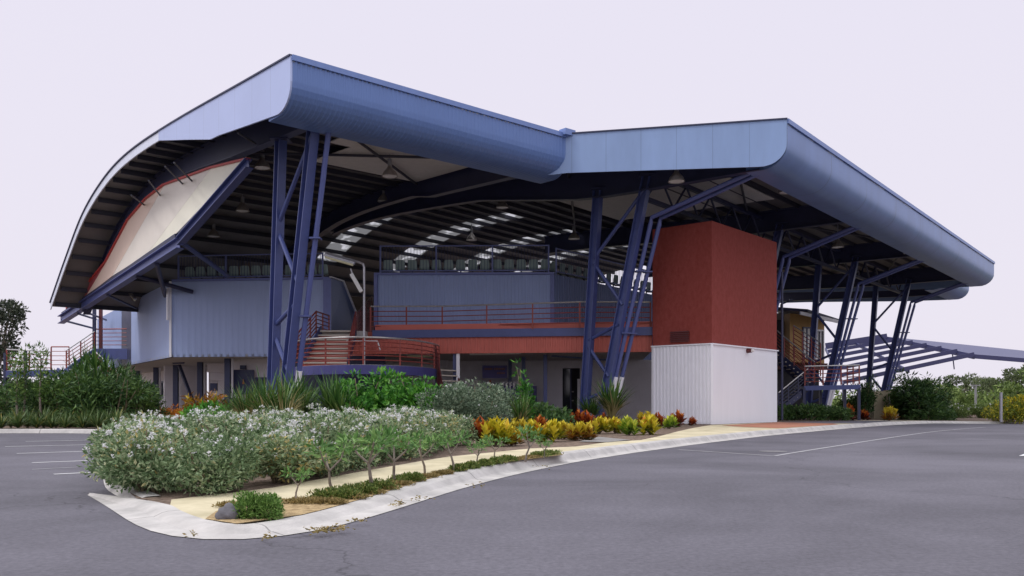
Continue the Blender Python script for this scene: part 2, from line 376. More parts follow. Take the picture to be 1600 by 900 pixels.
# footpath, paving, litter verge
upper = [(268, 781), (350, 772), (430, 762), (500, 749), (560, 738), (640, 724), (700, 714), (780, 706), (830, 701), (900, 698), (950, 691), (1000, 688), (1030, 682), (1060, 674), (1085, 668.5), (1112, 664), (1215, 659.8)]
up = [G(a, b, PAD) for a, b in upper]
farpath = [G(1330, 657.6, PAD), G(1400, 656.6, PAD), G(1470, 655.6, PAD)]
path_poly = [(p.x, p.y) for p in up+farpath]+[(kback[i].x, kback[i].y) for i in range(ic-1, 0, -1) if kback[i].x < farpath[-1].x+1.0 and kback[i].x > -3.2]
sheet('footpath', path_poly, PAD+.004, M_path, 1.0)
bk = [(1128, 665.2), (1160, 667.4), (1216, 669.6), (1262, 666.6), (1310, 663.6), (1300, 661.8), (1215, 660.1)]
sheet('brick_paving', [(G(a, b, PAD).x, G(a, b, PAD).y) for a, b in bk], PAD+.012, M_brick, 3)
bk2 = [(1218, 660.0), (1300, 661.9), (1350, 661.7), (1425, 657.6), (1330, 657.7)]
sheet('driveway', [(G(a, b, PAD).x, G(a, b, PAD).y) for a, b in bk2], PAD+.012, M_asph, 3)
verge_up = [(338, 800), (372, 792), (420, 788), (470, 782), (520, 773), (580, 762), (640, 749), (700, 739), (760, 729), (820, 719), (880, 711.5)]
vi = [G(a, b, PAD) for a, b in verge_up]
vpoly = [(p.x, p.y) for p in vi]+[(kback[i].x, kback[i].y) for i in range(ic-1, 0, -1) if vi[0].x-.05 < kback[i].x < vi[-1].x+.35 and kback[i].y < vi[-1].y+1]
sheet('verge', vpoly, PAD+.010, M_litter, 1.0)
gp = [(905, 690.5), (935, 683), (985, 688), (950, 691.5)]
sheet('paving_slab', [(G(a, b, PAD).x, G(a, b, PAD).y) for a, b in gp], PAD+.012, M_conc, 0)

def ground_line(name, pts, w, material):
    pts = smooth(resample([G(a, b) for a, b in pts], 1.0), 2); mb = MB(); strip(mb, pts, [(-w/2, .005), (w/2, .005)]); return kind_struct(mb.build(name, material))
M_park = mat('faded_bay_paint', (.50, .49, .51), .75, 0, .2, 3)
for a, b, c, d in [(84, 741.4, 175, 737.0), (50, 723.4, 172, 718.6), (26, 708.8, 172, 704.2), (8, 698.0, 172, 694.3), (40, 690.0, 172, 687.2)]:
    ground_line('parking_line', [(a, b), (c, d)], .12, M_park)
ground_line('parking_line', [(50, 733.8), (125, 730)], .05, M_line)
ground_line('road_line', [(1060, 702.8), (1110, 706), (1160, 709.5), (1210, 712.6)], .07, M_line)
ground_line('road_line', [(1210, 712.6), (1260, 704.3), (1310, 696.6), (1360, 688.6), (1410, 681.2), (1450, 675.4), (1500, 670.6), (1540, 667.6)], .08, M_line)
g = [G(1592, 712.6), G(1620, 703), G(1660, 703), G(1650, 713)]
kind_struct(MB().add([v+V((0, 0, .006)) for v in g], [(0, 1, 2, 3)]).build('road_arrow', M_linew))
c = G(1208, 705.5); mb = MB(); mb.add([(c.x+.28*math.cos(k*.524), c.y+.28*math.sin(k*.524), c.z+.006) for k in range(12)], [list(range(12))])
tag(mb.build('manhole_cover', mat('worn_iron_cover', (.19, .18, .19), .7, .2, .2, 9)), 'pale round manhole cover set in the asphalt beside the white line corner', 'manhole cover')

# ================================================================== GRANDSTAND
CL = P(457, 87, 24.4); UL = V((.752, .659, 0)); VL = V((-.659, .752, 0))
KR = P(1230, 188, 29.9); KR.z = CL.z; UR = V((.621, .784, 0)); VR = V((-.784, .621, 0))
J = CL+UL*10.9
ZE = CL.z
PROF = [(0, 0.0), (2.6, .09), (9.6, .34), (14.3, .30), (17.4, -.12), (20.6, -1.13), (23.5, -2.82), (26.4, -4.71)]
def prof(v):
    if v <= 0: return ZE
    for (a, za), (b, zb), in zip(PROF, PROF[1:]):
        if v <= b:
            i = PROF.index((a, za)); p0 = PROF[max(i-1, 0)]; p3 = PROF[min(i+2, len(PROF)-1)]
            t = (v-a)/(b-a); m0 = (zb-p0[1])/(b-p0[0])*(b-a); m1 = (p3[1]-za)/(p3[0]-a)*(b-a)
            t2, t3 = t*t, t*t*t
            return ZE+za*(2*t3-3*t2+1)+m0*(t3-2*t2+t)+zb*(-2*t3+3*t2)+m1*(t3-t2)
    return ZE+PROF[-1][1]
def LW(u, v, z): q = CL+UL*u+VL*v; return V((q.x, q.y, z))
def RW(s, v, z): q = KR+UR*s+VR*v; return V((q.x, q.y, z))
zM = lambda v: prof(v-6.9)
stand = empty('grandstand', (0, 42, PAD), 'large blue grandstand with curved metal roof, bullnosed fascias and blue upper walls', 'grandstand')

def roof(pt, s0, s1, vs, zf, ns, sky, name, purl=1.05, th=.1):
    mb = MB(); sl = MB(); nv = len(vs); b = 0
    def grid(dz): return [pt(lerp(s0(v), s1(v), i/ns), v, zf(v)+dz-.08) for v in vs for i in range(ns+1)]
    top, bot = grid(0), grid(-th); n1 = ns+1
    ft, fb = [], []; strips = {}
    for j in range(nv-1):
        for i in range(ns):
            q = (j*n1+i, j*n1+i+1, (j+1)*n1+i+1, (j+1)*n1+i)
            if sky(i, j): strips.setdefault(i, MB()).add([bot[k] for k in q]+[bot[k]+V((0, 0, .02)) for k in q], [(0, 3, 2, 1), (4, 5, 6, 7)])
            else: ft.append(q); fb.append(q[::-1])
    mb.add(top, ft, mi=0); mb.add(bot, fb, mi=1)
    edge = [k for k in range(n1)]+[j*n1+ns for j in range(1, nv)]+[(nv-1)*n1+i for i in range(ns-1, -1, -1)]+[j*n1 for j in range(nv-2, 0, -1)]
    for a, c in zip(edge, edge[1:]+edge[:1]): mb.quad(top[a], bot[a], bot[c], top[c], mi=0)
    ro = mb.build(name, [M_rooftop, M_roofunder], stand)
    for sl in strips.values():
        if sl.v: sl.build('skylight', M_sky, ro)
    v = vs[0]+.9
    while v < vs[-1]-.1:
        a, c = pt(s0(v)+.12, v, zf(v)-th-.19), pt(s1(v)-.05, v, zf(v)-th-.19)
        MB().beam(a, c, .09, .2).build('purlin', M_purlin, ro); v += purl
    return ro
vsL = [0+.6*i for i in range(45)]
skyL = lambda i, j: False
roof(LW, lambda v: 0.0, lambda v: 10.9+(.2 if v > 0 else 0), vsL, prof, 18, skyL, 'roof')
JR = J-KR; js, jv = JR.x*UR.x+JR.y*UR.y, JR.x*VR.x+JR.y*VR.y
def s0M(v): return (js/jv)*v+.03 if v < jv else js+.185*(v-jv)+.22
vsM = [.6*i for i in range(56)]
skyM = lambda i, j: (i % 7 in (2, 3)) and i < 25 and 28 <= j <= 46
roof(RW, s0M, lambda v: 26.0, vsM, zM, 34, skyM, 'roof')
vsR = [.65*i for i in range(31)]
skyR = lambda i, j: False
roof(RW, lambda v: 26.02, lambda v: 39.0, vsR, zM, 16, skyR, 'roof')
roof(RW, lambda v: 39.02, lambda v: 46.7, [3+.75*i for i in range(23)], zM, 8, lambda i, j: False, 'roof')

# bullnose eaves
def bullnose(name, pt, s0, s1, v0, material, rib=None, n=40, T=1.6):
    va, vb, hb = T*.48, T*.52, T*.55
    pr = [(0, -.02), (0, -.2), (0, -.5), (0, -va)]+[(hb*(1-math.cos(rad(a))), -va-vb*math.sin(rad(a))) for a in (12, 24, 36, 48, 60, 72, 82, 90)]+[(1.5, -T)]
    if rib:
        us = []; u = s0; k = 0
        while u < s1:
            for f, o in ((0, 0), (.48, 0), (.60, .013), (.90, .013)):
                if u+f*rib < s1: us.append((u+f*rib, o))
            u += rib
        us.append((s1, 0))
    else: us = [(lerp(s0, s1, i/n), 0) for i in range(n+1)]
    mb = MB(); m = len(pr); b = 0; vv = []
    for (u, o) in us:
        for k, (dv, dz) in enumerate(pr):
            # offset outward along profile normal
            a = 0 if k < 4 else min(90, max(0, (k-3)*12))
            off = o if k < m-1 else 0
            vv.append(pt(u, v0+dv-off*math.cos(rad(a)), ZE+dz-off*math.sin(rad(a))))
    fs, uv = [], []
    for i in range(len(us)-1):
        for k in range(m-1):
            fs.append((i*m+k, i*m+k+1, (i+1)*m+k+1, (i+1)*m+k)); uv.append([(us[i][0], k), (us[i][0], k+1), (us[i+1][0], k+1), (us[i+1][0], k)])
    mb.add(vv, fs, uv)
    # back of the fascia so it is a closed box
    q = [pt(s0, v0+1.5, ZE-T), pt(s1, v0+1.5, ZE-T), pt(s1, v0+1.5, ZE-T+.08), pt(s0, v0+1.5, ZE-T+.08)]
    mb.quad(*q)
    # end caps
    for u in (s0, s1):
        cap = [pt(u, v0+dv, ZE+dz) for dv, dz in pr]+[pt(u, v0+1.5, ZE-.02)]
        mb.add(cap, [tuple(range(len(cap)))])
    o = mb.build(name, material, stand)
    if not rib:
        o.data.polygons.foreach_set('use_smooth', [len(p.vertices) == 4 for p in o.data.polygons])
    f = MB(); f.beam(pt(s0-.02, v0+.02, ZE-.06), pt(s1, v0+.02, ZE-.06), .16, .16); f.build('flashing', M_flash, o)
    return o
bullnose('bullnose_eave', LW, 0.0, 11.0, 0, M_bull, .155, T=1.5)
bullnose('bullnose_eave', RW, 0.0, 39.0, 0, M_bull2, None, 60)
bullnose('bullnose_eave', RW, 39.02, 46.7, 3.0, M_bull2, None, 12)

# gable fascias
def hfas(v):
    if v < .83: return .72+.78*math.sqrt(max(0, 1-(1-v/.83)**2))
    if v < 5.75: return lerp(1.50, 1.24, (v-.83)/4.92)
    if v < 10.6: return lerp(1.28, .37, (v-5.75)/4.85)
    return .35
def gable(name, ptf, vs, zf, hf, material, th=.06, uoff=0.0):
    mb = MB(); n = len(vs); vv = []
    for v in vs:
        for du in (-th, -.004):
            vv.append(ptf(du+uoff, v, zf(v)-.01)); vv.append(ptf(du+uoff, v, zf(v)-hf(v)))
    fs, uv = [], []
    for i in range(n-1):
        a = i*4; b = a+4; U = [(vs[i], 1), (vs[i], 0), (vs[i+1], 0), (vs[i+1], 1)]
        fs += [(a, a+1, b+1, b), (a+2, b+2, b+3, a+3), (a, b, b+2, a+2), (a+1, a+3, b+3, b+1)]; uv += [U]*4
    fs += [(0, 2, 3, 1), (4*n-4, 4*n-3, 4*n-1, 4*n-2)]; uv += [[(0.5, 0)]*4]*2
    mb.add(vv, fs, uv); return mb.build(name, material, stand)
vg = [0, .03, .08, .15, .25, .4, .55, .75, .95, 1.5, 2.2, 3, 4, 5, 5.75, 7, 8, 9.2, 10.6]
g1 = gable('gable_fascia', LW, vg, prof, hfas, M_gablelit)
vg2 = [10.6+.5*i for i in range(32)]
vg2 = [v for v in vg2 if v <= 26.4]+[26.4]
gable('gable_fascia', LW, vg2, lambda v: prof(v)-.02, lambda v: .33, M_pale, .05)
mb = MB()
for i in range(len(vg+vg2)-1):
    a, b = (vg+vg2)[i], (vg+vg2)[i+1]
    if b-a > .01: mb.beam(LW(-.04, a, prof(a)+.01), LW(-.04, b, prof(b)+.01), .12, .045)
mb.build('edge_flashing', M_rafter, stand)
# middle gable between the two wings, from K back to J
dm = (J-KR); dm.z = 0; LM = dm.length; dm.normalize(); nm = V((-dm.y, dm.x, 0))
if nm.y > 0: nm = -nm
def MW(u, v, z): q = KR+dm*v-nm*u; return V((q.x, q.y, z))
def hmid(v):
    if v < .88: return .77+.83*math.sqrt(max(0, 1-(1-v/.88)**2))
    return lerp(1.60, 1.42, (v-.88)/(LM-.88))
gable('gable_fascia', MW, [0, .03, .08, .15, .25, .4, .55, .75, .95]+[.95+(LM-.95)*i/8 for i in range(1, 9)]+[LM+.5, LM+1.15], lambda v: ZE-(.05 if v > LM+.01 else 0), hmid, M_gable)
MB().beam(MW(-.04, 0, ZE+.01), MW(-.04, LM, ZE+.01), .12, .045).build('edge_flashing', M_rafter, stand)
gable('gable_fascia', lambda u, v, z: RW(39-u, v, z), [.02, .1, .25, .5, .75, .95, 2, 4, 8, 12, 16, 19], zM, hmid, M_gable)
gable('gable_fascia', lambda u, v, z: RW(46.7-u, v, z), [3.02, 3.1, 3.25, 3.5, 3.75, 3.95, 5, 8, 12, 16, 19], zM, lambda v: hmid(v-3), M_gable)
MB().box(J+V((.02, -.05, .03)), .5, .35, .22, rad(40)).build('rain_head', M_flash, stand)

# rafters
def rafter(pt, s, v0, v1, zf, dep, step=1.3, drop=.32):
    mb = MB(); v = v0; pts = []
    while v < v1: pts.append(v); v += step
    pts.append(v1)
    for a, b in zip(pts, pts[1:]):
        ta, tb = zf(a)-drop, zf(b)-drop; da, db = dep(a), dep(b)
        A0, B0 = pt(s, a, ta), pt(s, b, tb); A1, B1 = pt(s, a, ta-da), pt(s, b, tb-db)
        x = (pt(s+1, a, 0)-pt(s, a, 0))*.03
        mb.add([A0-x, B0-x, B1-x, A1-x, A0+x, B0+x, B1+x, A1+x], [(0, 1, 2, 3), (7, 6, 5, 4), (0, 4, 5, 1), (3, 2, 6, 7)])
        mb.beam(A1, B1, .34, .05); mb.beam(A0, B0, .3, .04)
        mb.beam(A0, A1, .28, .05, up=(pt(s+1, a, 0)-pt(s, a, 0)))
    return mb.build('rafter', M_rafter, stand)
rafter(LW, 1.57, 1.0, 26, prof, lambda v: .95 if v < 8 else max(.45, .95-.05*(v-8)))
rafter(LW, 10.5, 1.3, 26, prof, lambda v: .9 if v < 8 else .7)
rafter(RW, .1, 1.0, 24, zM, lambda v: 1.25 if v < 8.5 else max(.7, 1.25-.1*(v-8.5)))
for s in (12.2, 24.3, 36.5): rafter(RW, s, 1.2, 19.3, zM, lambda v: 1.0)
rafter(RW, 45.5, 4.3, 19.3, zM, lambda v: .9)
for v in (1.7,): # long edge beam inside each eave
    MB().ibeam(LW(.2, v, ZE-.62), LW(10.8, v, ZE-.62), .18, .4).build('edge_beam', M_rafter, stand)
    MB().ibeam(RW(.3, v, ZE-.62), RW(39, v, ZE-.62), .18, .4).build('edge_beam', M_rafter, stand)
for pts in ([LW(3.4, 1.65, ZE-.42), LW(10.2, 1.65, ZE-.42), LW(10.2, 8.6, ZE-.22), LW(5.2, 8.6, ZE-.22), LW(5.2, 5.6, ZE-.34), LW(4.3, 5.6, ZE-.34), LW(4.3, 3.4, ZE-.38), LW(3.4, 3.4, ZE-.38)],
            [RW(.5, 4.2, ZE-.40), RW(9.5, 4.2, ZE-.40), RW(9.5, 12.5, ZE-.30), RW(.5, 12.5, ZE-.30)]):
    MB().slab(pts, (0, 0, .03)).build('ceiling_lining', M_lining, stand)
# diagonal wind braces under the sheets
for a, b in [(LW(2, 2.2, 10.2), LW(10.2, 8.5, 10.45)), (LW(10.2, 2.2, 10.2), LW(2, 9.5, 10.5)), (RW(.5, 2.2, 10.2), RW(12, 6.5, 10.2)), (RW(12.5, 6.2, 10.2), RW(24, 2, 10.2)), (RW(24.6, 2.2, 10.2), RW(36, 6.4, 10.2)), (RW(-2.4, 7.6, 10.2), RW(9, 15, 10.6))]:
    MB().tube([a, b], .055).build('wind_brace', M_purlin, stand)
# lattice truss along the column line
mb = MB(); vT = 5.9; zt, zb = 10.15, 9.0
mb.beam(RW(.4, vT, zt), RW(38.6, vT, zt), .16, .16); mb.beam(RW(.4, vT, zb), RW(38.6, vT, zb), .16, .16)
k = 0; s = .6
while s < 38: mb.tube([RW(s, vT, zt if k % 2 else zb), RW(s+1.15, vT, zb if k % 2 else zt)], .05, 6); s += 1.15; k += 1
mb.build('lattice_truss', M_rafter, stand)

# column trestles
def trestle(pt, s, v0, zf, zbase, pipes=1, label=None):
    o = pt(s, v0+.3, zbase); g = MB().box(o+V((0, 0, .06)), 1.5, 1.0, .12, math.atan2(VR.y, VR.x))
    root = g.build('column_trestle', M_conc, stand)
    zt = zf(v0)-1.35; zt2 = zf(v0-2)-1.15
    A0, A1 = pt(s, v0+.68, zbase+.1), pt(s, v0, zt); B0, B1 = pt(s, v0-.1, zbase+.1), pt(s, v0-2.25, zt2)
    w = (pt(s+1, v0, 0)-pt(s, v0, 0)).normalized()
    MB().ibeam(A0, A1, .28, .34, .035, .035, up=w.cross(V((0, 0, 1)))).build('leg', M_col, root)
    MB().ibeam(B0, B1, .28, .34, .035, .035, up=w.cross(V((0, 0, 1)))).build('leg', M_col, root)
    [MB().box(q+V((0, 0, .03)), .6, .6, .05).build('cap_plate', M_rafter, root) for q in (A1, B1)]
    fa = lambda z: A0.lerp(A1, (z-A0.z)/(A1.z-A0.z)); fb = lambda z: B0.lerp(B1, (z-B0.z)/(B1.z-B0.z))
    H = zt-zbase
    for (za, zb_) in [(.71, .97), (.69, .50), (.36, .42), (.33, .20), (.10, .14)]:
        MB().tube([fa(zbase+H*za), fb(zbase+H*zb_)], .075, 8).build('brace', M_col, root)
    for i in range(pipes):
        off = w*(.30 if pipes == 1 else (.24+.34*i)); vo = -.42-.2*i
        dirp = (B1-B0).normalized(); zc = .85*H+zbase
        pa = pt(s, v0-.1+vo*.2, 0)+off; pa.z = zbase; pb = fb(zc)+off+(pt(s, vo, 0)-pt(s, 0, 0)); pc = pt(s, 1.3 if i == 0 else 1.15, ZE-1.48)+off
        pj = pa.lerp(pb, .235)
        MB().tube([pa, pj], .105, 10).build('pipe_sleeve', M_white, root)
        MB().tube([pj, pb.lerp(pj, .03), pb+V((0, 0, .05)), pc], .085, 10).build('downpipe', M_pipe, root)
        [MB().box(pa.lerp(pb, f), .34, .34, .05).build('pipe_bracket', M_col, root) for f in (.45, .75)]
    return root
trestle(LW, 1.57, 3.9, prof, PAD)
trestle(RW, .1, 7.8, lambda v: ZE+.1, PAD, 2)
for s in (12.2, 24.3, 36.5):
    q = RW(s, 7.2, 0); trestle(RW, s, 7.2, lambda v: ZE+.1, zpad(q.x, q.y), 2)

# striped end cladding and its beams (plane of the left end rafter)
def ray_plane(px, py, p0, n):
    d = V(((px-CX)/F, 1, (HY-py)/F)); o = V((0, 0, EYE)); t = (p0-o).dot(n)/d.dot(n); return o+d*t
EP = LW(1.35, 0, 0)
def E(px, py): return ray_plane(px, py, EP, UL)
clad = MB()
def panel(name, pts, m, par): return MB().slab([E(a, b) for a, b in pts], UL*.07).build(name, m, par)
fr = MB().ibeam(E(389, 255), E(281, 377), .30, .36).build('cladding_beam', M_col, stand)
MB().ibeam(E(281, 380), E(95, 500), .34, .42).build('cladding_beam', M_pipe, stand)
MB().beam(E(276, 369), E(98, 491), .14, .2).build('gutter', M_rafter, stand)
panel('cladding_panel', [(386, 249), (330, 263), (231, 396), (276, 364)], M_cream, stand)
panel('cladding_panel', [(329.6, 263.2), (256.4, 290), (175.5, 431), (230.4, 396.4)], M_beige, stand)
panel('cladding_panel', [(256, 290.2), (228, 312), (200, 345), (165, 411), (134, 463), (175, 431.3)], M_tan, stand)
panel('cladding_panel', [(164.6, 411.5), (105, 483), (133.6, 463.4)], M_maroon, stand)
mb = MB(); tl = [(388, 248), (330, 262), (256, 289), (228, 311), (200, 344), (165, 410), (105, 482)]
for a, b in zip(tl, tl[1:]): mb.beam(E(*a), E(*b), .16, .07)
mb.build('red_edge_trim', mat('red_trim', (.5, .05, .05), .5), stand)
for (ax, ay, bx, by) in [(400, 225, 372, 208), (300, 283, 272, 254), (285, 287, 258, 260), (250, 305, 232, 282), (225, 320, 205, 305)]:
    q = E(ax, ay); a = ray_plane(bx, by, LW(.1, 0, 0), UL); MB().tube([q, a], .035, 6).build('fly_brace', M_purlin, stand)
for (ax, ay, bx, by, d) in [(284, 379, 356, 431, 39.7), (213, 431, 301, 456, 40.05), (245, 412, 258, 462, 40.6), (168, 461, 214, 482, 46.5), (130, 486, 166, 500, 54), (122, 490, 150, 499, 54), (97, 500, 150, 514, 54)]:
    MB().tube([E(ax, ay), P(bx, by, d)], .10 if ax > 200 else .06, 8).build('strut', M_col if ax > 280 else M_rafter, stand)

# ---------------- walls
def corr(mb, p0, p1, z0, z1, pitch=.2, depth=.035, prof_=((0, 0), (.45, 0), (.55, 1), (.9, 1)), z0b=None, z1b=None):
    p0, p1 = V((p0[0], p0[1], 0)), V((p1[0], p1[1], 0)); d = p1-p0; Ln = d.length; d.normalize(); nn = V((d.y, -d.x, 0))
    pts = []; u = 0
    while u < Ln:
        for f, o in prof_:
            if u+f*pitch < Ln: pts.append((u+f*pitch, o*depth))
        u += pitch
    pts.append((Ln, 0)); z0b = z0 if z0b is None else z0b; z1b = z1 if z1b is None else z1b
    vv = []
    for (u, o) in pts:
        q = p0+d*u+nn*o; t = u/Ln; vv.append((q.x, q.y, lerp(z0, z0b, t))); vv.append((q.x, q.y, lerp(z1, z1b, t)))
    fs = [(2*i, 2*i+2, 2*i+3, 2*i+1) for i in range(len(pts)-1)]
    uv = [[(pts[i][0], 0), (pts[i+1][0], 0), (pts[i+1][0], 1), (pts[i][0], 1)] for i in range(len(pts)-1)]
    mb.add(vv, fs, uv)
    # solid wall behind the sheet
    b = -nn*.16; a = -nn*.01
    A = [p0+a, p1+a, p1+b, p0+b]
    vs = [(A[0].x, A[0].y, z0), (A[1].x, A[1].y, z0b), (A[2].x, A[2].y, z0b), (A[3].x, A[3].y, z0), (A[0].x, A[0].y, z1), (A[1].x, A[1].y, z1b), (A[2].x, A[2].y, z1b), (A[3].x, A[3].y, z1)]
    mb.add(vs, [(0, 3, 2, 1), (4, 5, 6, 7), (1, 2, 6, 5), (2, 3, 7, 6), (3, 0, 4, 7)])
    return mb
ZS, ZD, ZW = 3.09, 4.05, 6.62         # soffit, deck, wall top
W0 = P(267, 558, 40.3); W1 = P(515, 558, 39.5); W2 = P(205, 570, 48.5); W2b = P(190, 573, 51); W3 = P(152, 580, 58.8)
wl = corr(MB(), W0, W1, ZS, ZW, .30, .008).build('upper_wall', M_wall, stand)
MB().box(V((W0.x, W0.y-.03, (ZS+ZW)/2)), .1, .1, ZW-ZS).build('corner_trim', M_white, wl)
MB().box(V((W1.x-.12, W1.y-.06, (ZD+ZW)/2)), .3, .1, ZW-ZD).box(V((W1.x+.06, W1.y-.05, (ZD+ZW)/2)), .06, .14, ZW-ZD).build('corner_trim', M_trimb, wl)
MB().beam(V((W0.x+.1, W0.y-.06, ZW+.03)), V((W1.x, W1.y-.06, ZW+.03)), .16, .10).build('capping', M_trimb, wl)
MB().tube([P(262, 450, 40.1), P(262, 500, 40.1)], .06, 6).build('conduit', M_white, wl)
corr(MB(), W2, W0, ZS, ZW, .30, .008).build('upper_wall', M_wall, stand)
corr(MB(), W3, W2b, ZS, ZW, .26, .022).build('upper_wall', M_wall, stand)
MB().slab([V((W2b.x, W2b.y, ZS)), V((W2.x, W2.y, ZS)), V((W2.x, W2.y, ZW)), V((W2b.x, W2b.y, ZW))], V((.10, .06, 0))).build('door_recess', M_rafter, stand)
# stair cheek
W1c = P(556, 520, 42.2)
ck = [V((W1.x+.02, W1.y+.03, ZD)), V((W1c.x, W1c.y, ZD)), P(558, 495, 42.2), P(536, 441, 41.0), V((W1.x+.02, W1.y+.03, ZW+.05))]
co_ = MB().slab(ck, V((-.10, .05, 0))).build('stair_cheek', M_wall_shade, stand)
mb = MB()
for a, b in ((ck[2], ck[3]), (ck[3], ck[4])): mb.beam(a+V((.02, -.04, .05)), b+V((.02, -.04, .05)), .1, .05)
mb.build('capping', M_white, co_)
# right stand back wall
Q0 = P(585, 430, 39.3); Q1 = P(866, 430, 39.1); Q2 = P(1018, 458, 46.2); Q3 = Q1+(Q2-Q1)*2.6
ZW2 = 6.78
wr = corr(MB(), Q0, Q1, ZD, ZW2, .16, .028).build('upper_wall', M_wall, stand)
MB().beam(V((Q0.x, Q0.y-.06, ZW2+.03)), V((Q1.x, Q1.y-.06, ZW2+.03)), .16, .1).build('capping', M_trimb, wr)
MB().box(V((Q0.x+.07, Q0.y-.05, (ZD+ZW2)/2)), .16, .1, ZW2-ZD).build('corner_trim', M_trimb, wr)
MB().box(V((Q1.x-.09, Q1.y-.05, (ZD+ZW2)/2)), .18, .1, ZW2-ZD).build('corner_trim', M_trimb, wr)
corr(MB(), Q1, Q3, ZD-1, ZW2, .2, .03, z1b=ZW2-.1).build('upper_wall', M_wall_shade, stand)
corr(MB(), (Q0.x+2.6, Q0.y+5), (Q0.x, Q0.y), ZD, ZW2, .2, .03).build('upper_wall', M_wall_shade, stand)
# raked terraces that fall away behind the back walls
def rake(name, a, b, away, ztop, n=12, run=.85, rise=.42):
    mb = MB(); a, b = V((a.x, a.y, 0)), V((b.x, b.y, 0))
    for k in range(n):
        z1 = ztop-rise*k; p0, p1 = a+away*(run*k), b+away*(run*k); p2, p3 = b+away*(run*(k+1)), a+away*(run*(k+1))
        mb.prism([(p0.x, p0.y), (p1.x, p1.y), (p2.x, p2.y), (p3.x, p3.y)], z1-.5, z1)
    return mb.build(name, M_gwall, stand)
aw = V((-.18, .98, 0)); awR = V((-.78, .62, 0))
rake('terrace', W0+V((.5, .2, 0)), W1+V((-.2, .2, 0)), aw, ZW-.14)
rake('terrace', Q0+V((.2, .2, 0)), Q1+V((-.2, .2, 0)), V((0, 1, 0)), ZW2-.14)
rake('terrace', Q1+V((-.25, .2, 0)), Q3+V((-.25, .2, 0)), awR, ZW2-.14)
# closing wall far behind the left stand and stairwell
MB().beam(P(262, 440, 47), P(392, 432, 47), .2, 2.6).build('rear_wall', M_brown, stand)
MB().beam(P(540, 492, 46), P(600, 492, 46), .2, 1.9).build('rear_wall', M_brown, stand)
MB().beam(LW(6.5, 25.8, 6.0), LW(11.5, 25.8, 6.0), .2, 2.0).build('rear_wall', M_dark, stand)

# ---------------- deck and ground floor
D0 = P(583, 520, 37.4); D1 = P(1019, 520, 35.75)
dk = MB().prism([(D0.x, D0.y), (D1.x, D1.y), (D1.x+1, D1.y+10), (D0.x-1, D0.y+9)], ZS+.02, ZD).build('deck_slab', M_soffit, stand)
MB().beam(V((D0.x, D0.y-.1, ZD-.13)), V((D1.x, D1.y-.1, ZD-.13)), .16, .34).build('deck_beam', M_col, stand)
Dr = D0.lerp(D1, .02)
corr(MB(), (D0.x, D0.y-.03), (D1.x, D1.y-.03), ZS-.02, ZD-.30, .2, .03).build('deck_fascia', M_redfas, stand)
MB().beam(V((D0.x+.1, D0.y-.02, ZD+.16)), V((D1.x, D1.y-.02, ZD+.16)), .04, .24).build('toe_board', M_redfas, stand)
wa_, wb_ = P(500, 600, 38.6), P(584, 600, 37.45)
lw_ = P(538, 600, 37.6)
corr(MB(), (lw_.x, lw_.y), (wb_.x, wb_.y), ZS-.02, ZD-.02, .2, .03).build('landing_fascia', M_redfas, stand)
MB().prism([(wa_.x-1.2, wa_.y+.3), (wb_.x+.3, wb_.y+1.2), (wb_.x+.3, wb_.y+1.4), (wa_.x-1.2, wa_.y+.5)], PAD, ZD-.3).build('landing_back_wall', M_rafter, stand)
# soffit under the left upper floor, then ground floor walls
gA, gB = P(225, 583, 62.7), P(402, 563, 43.6)
sof = MB().prism([(W0.x, W0.y), (W1.x, W1.y), (W1.x+.5, W1.y+9), (-14, 52), (-30, 70), (W3.x, W3.y), (W2b.x, W2b.y), (W2.x, W2.y)], ZS, ZS+.12).build('soffit', M_soffit, stand)
gdir = (gA-gB); gdir.z = 0; gdir.normalize(); gn = V((-gdir.y, gdir.x, 0)); gn = gn if gn.y < 0 else -gn
def gw(px, z=0.0, off=0.0):          # point of the left ground-floor wall seen at column px
    dx = (px-CX)/F; t = (dx*gB.y-gB.x)/(gdir.x-dx*gdir.y); q = gB+gdir*t; q = q+gn*off; return V((q.x, q.y, z))
def wallseg(name, a, b, z0, z1, m, th=.2, par=None):
    a, b = V(a), V(b); d = (b-a); d.z = 0; d.normalize(); nn = V((d.y, -d.x, 0)); nn = nn if nn.y > 0 else -nn
    return MB().prism([(a.x, a.y), (b.x, b.y), (b.x+nn.x*th, b.y+nn.y*th), (a.x+nn.x*th, a.y+nn.y*th)], z0, z1).build(name, m, par or stand)
g1w = wallseg('ground_floor_wall', gw(214), gw(318), PAD-.05, ZS, M_gwall)
nA, nB = gw(318), gw(338, 0, -1.6)
wallseg('ground_floor_wall', gw(318, 0, .0), gw(318, 0, 2.2), PAD-.05, ZS, M_gwall)
wallseg('ground_floor_wall', gw(326, 0, -.0), gw(362, 0, 0), PAD-.05, ZS, M_gwall)
g2 = gw(357, 0, .9)
H0 = P(357, 600, 42.6); H1 = P(480, 600, 41.8)
g2w = wallseg('ground_floor_wall', H0, H1, PAD-.05, ZS, M_gwall)
I0, I1 = P(470, 600, 44.5), P(879, 600, 43.5); I2, I3 = P(906, 600, 43.4), P(1020, 600, 43.0)
g3w = wallseg('ground_floor_wall', I0, I1, PAD-.05, ZS, M_gwall)
wallseg('ground_floor_wall', I2, I3, PAD-.05, ZS, M_gwall)
wallseg('ground_floor_wall', I1+V((0, 0, 0)), I2, 2.7, ZS, M_gwall)
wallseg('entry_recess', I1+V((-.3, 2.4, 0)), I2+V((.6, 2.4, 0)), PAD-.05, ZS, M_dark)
dr = wallseg('door', P(881, 600, 43.7), P(893, 600, 43.7), PAD, 2.66, M_glass, .05)
MB().beam(P(892, 640, 43.6), P(892, 575, 43.6), .06, .08).build('frame', M_frame, dr)
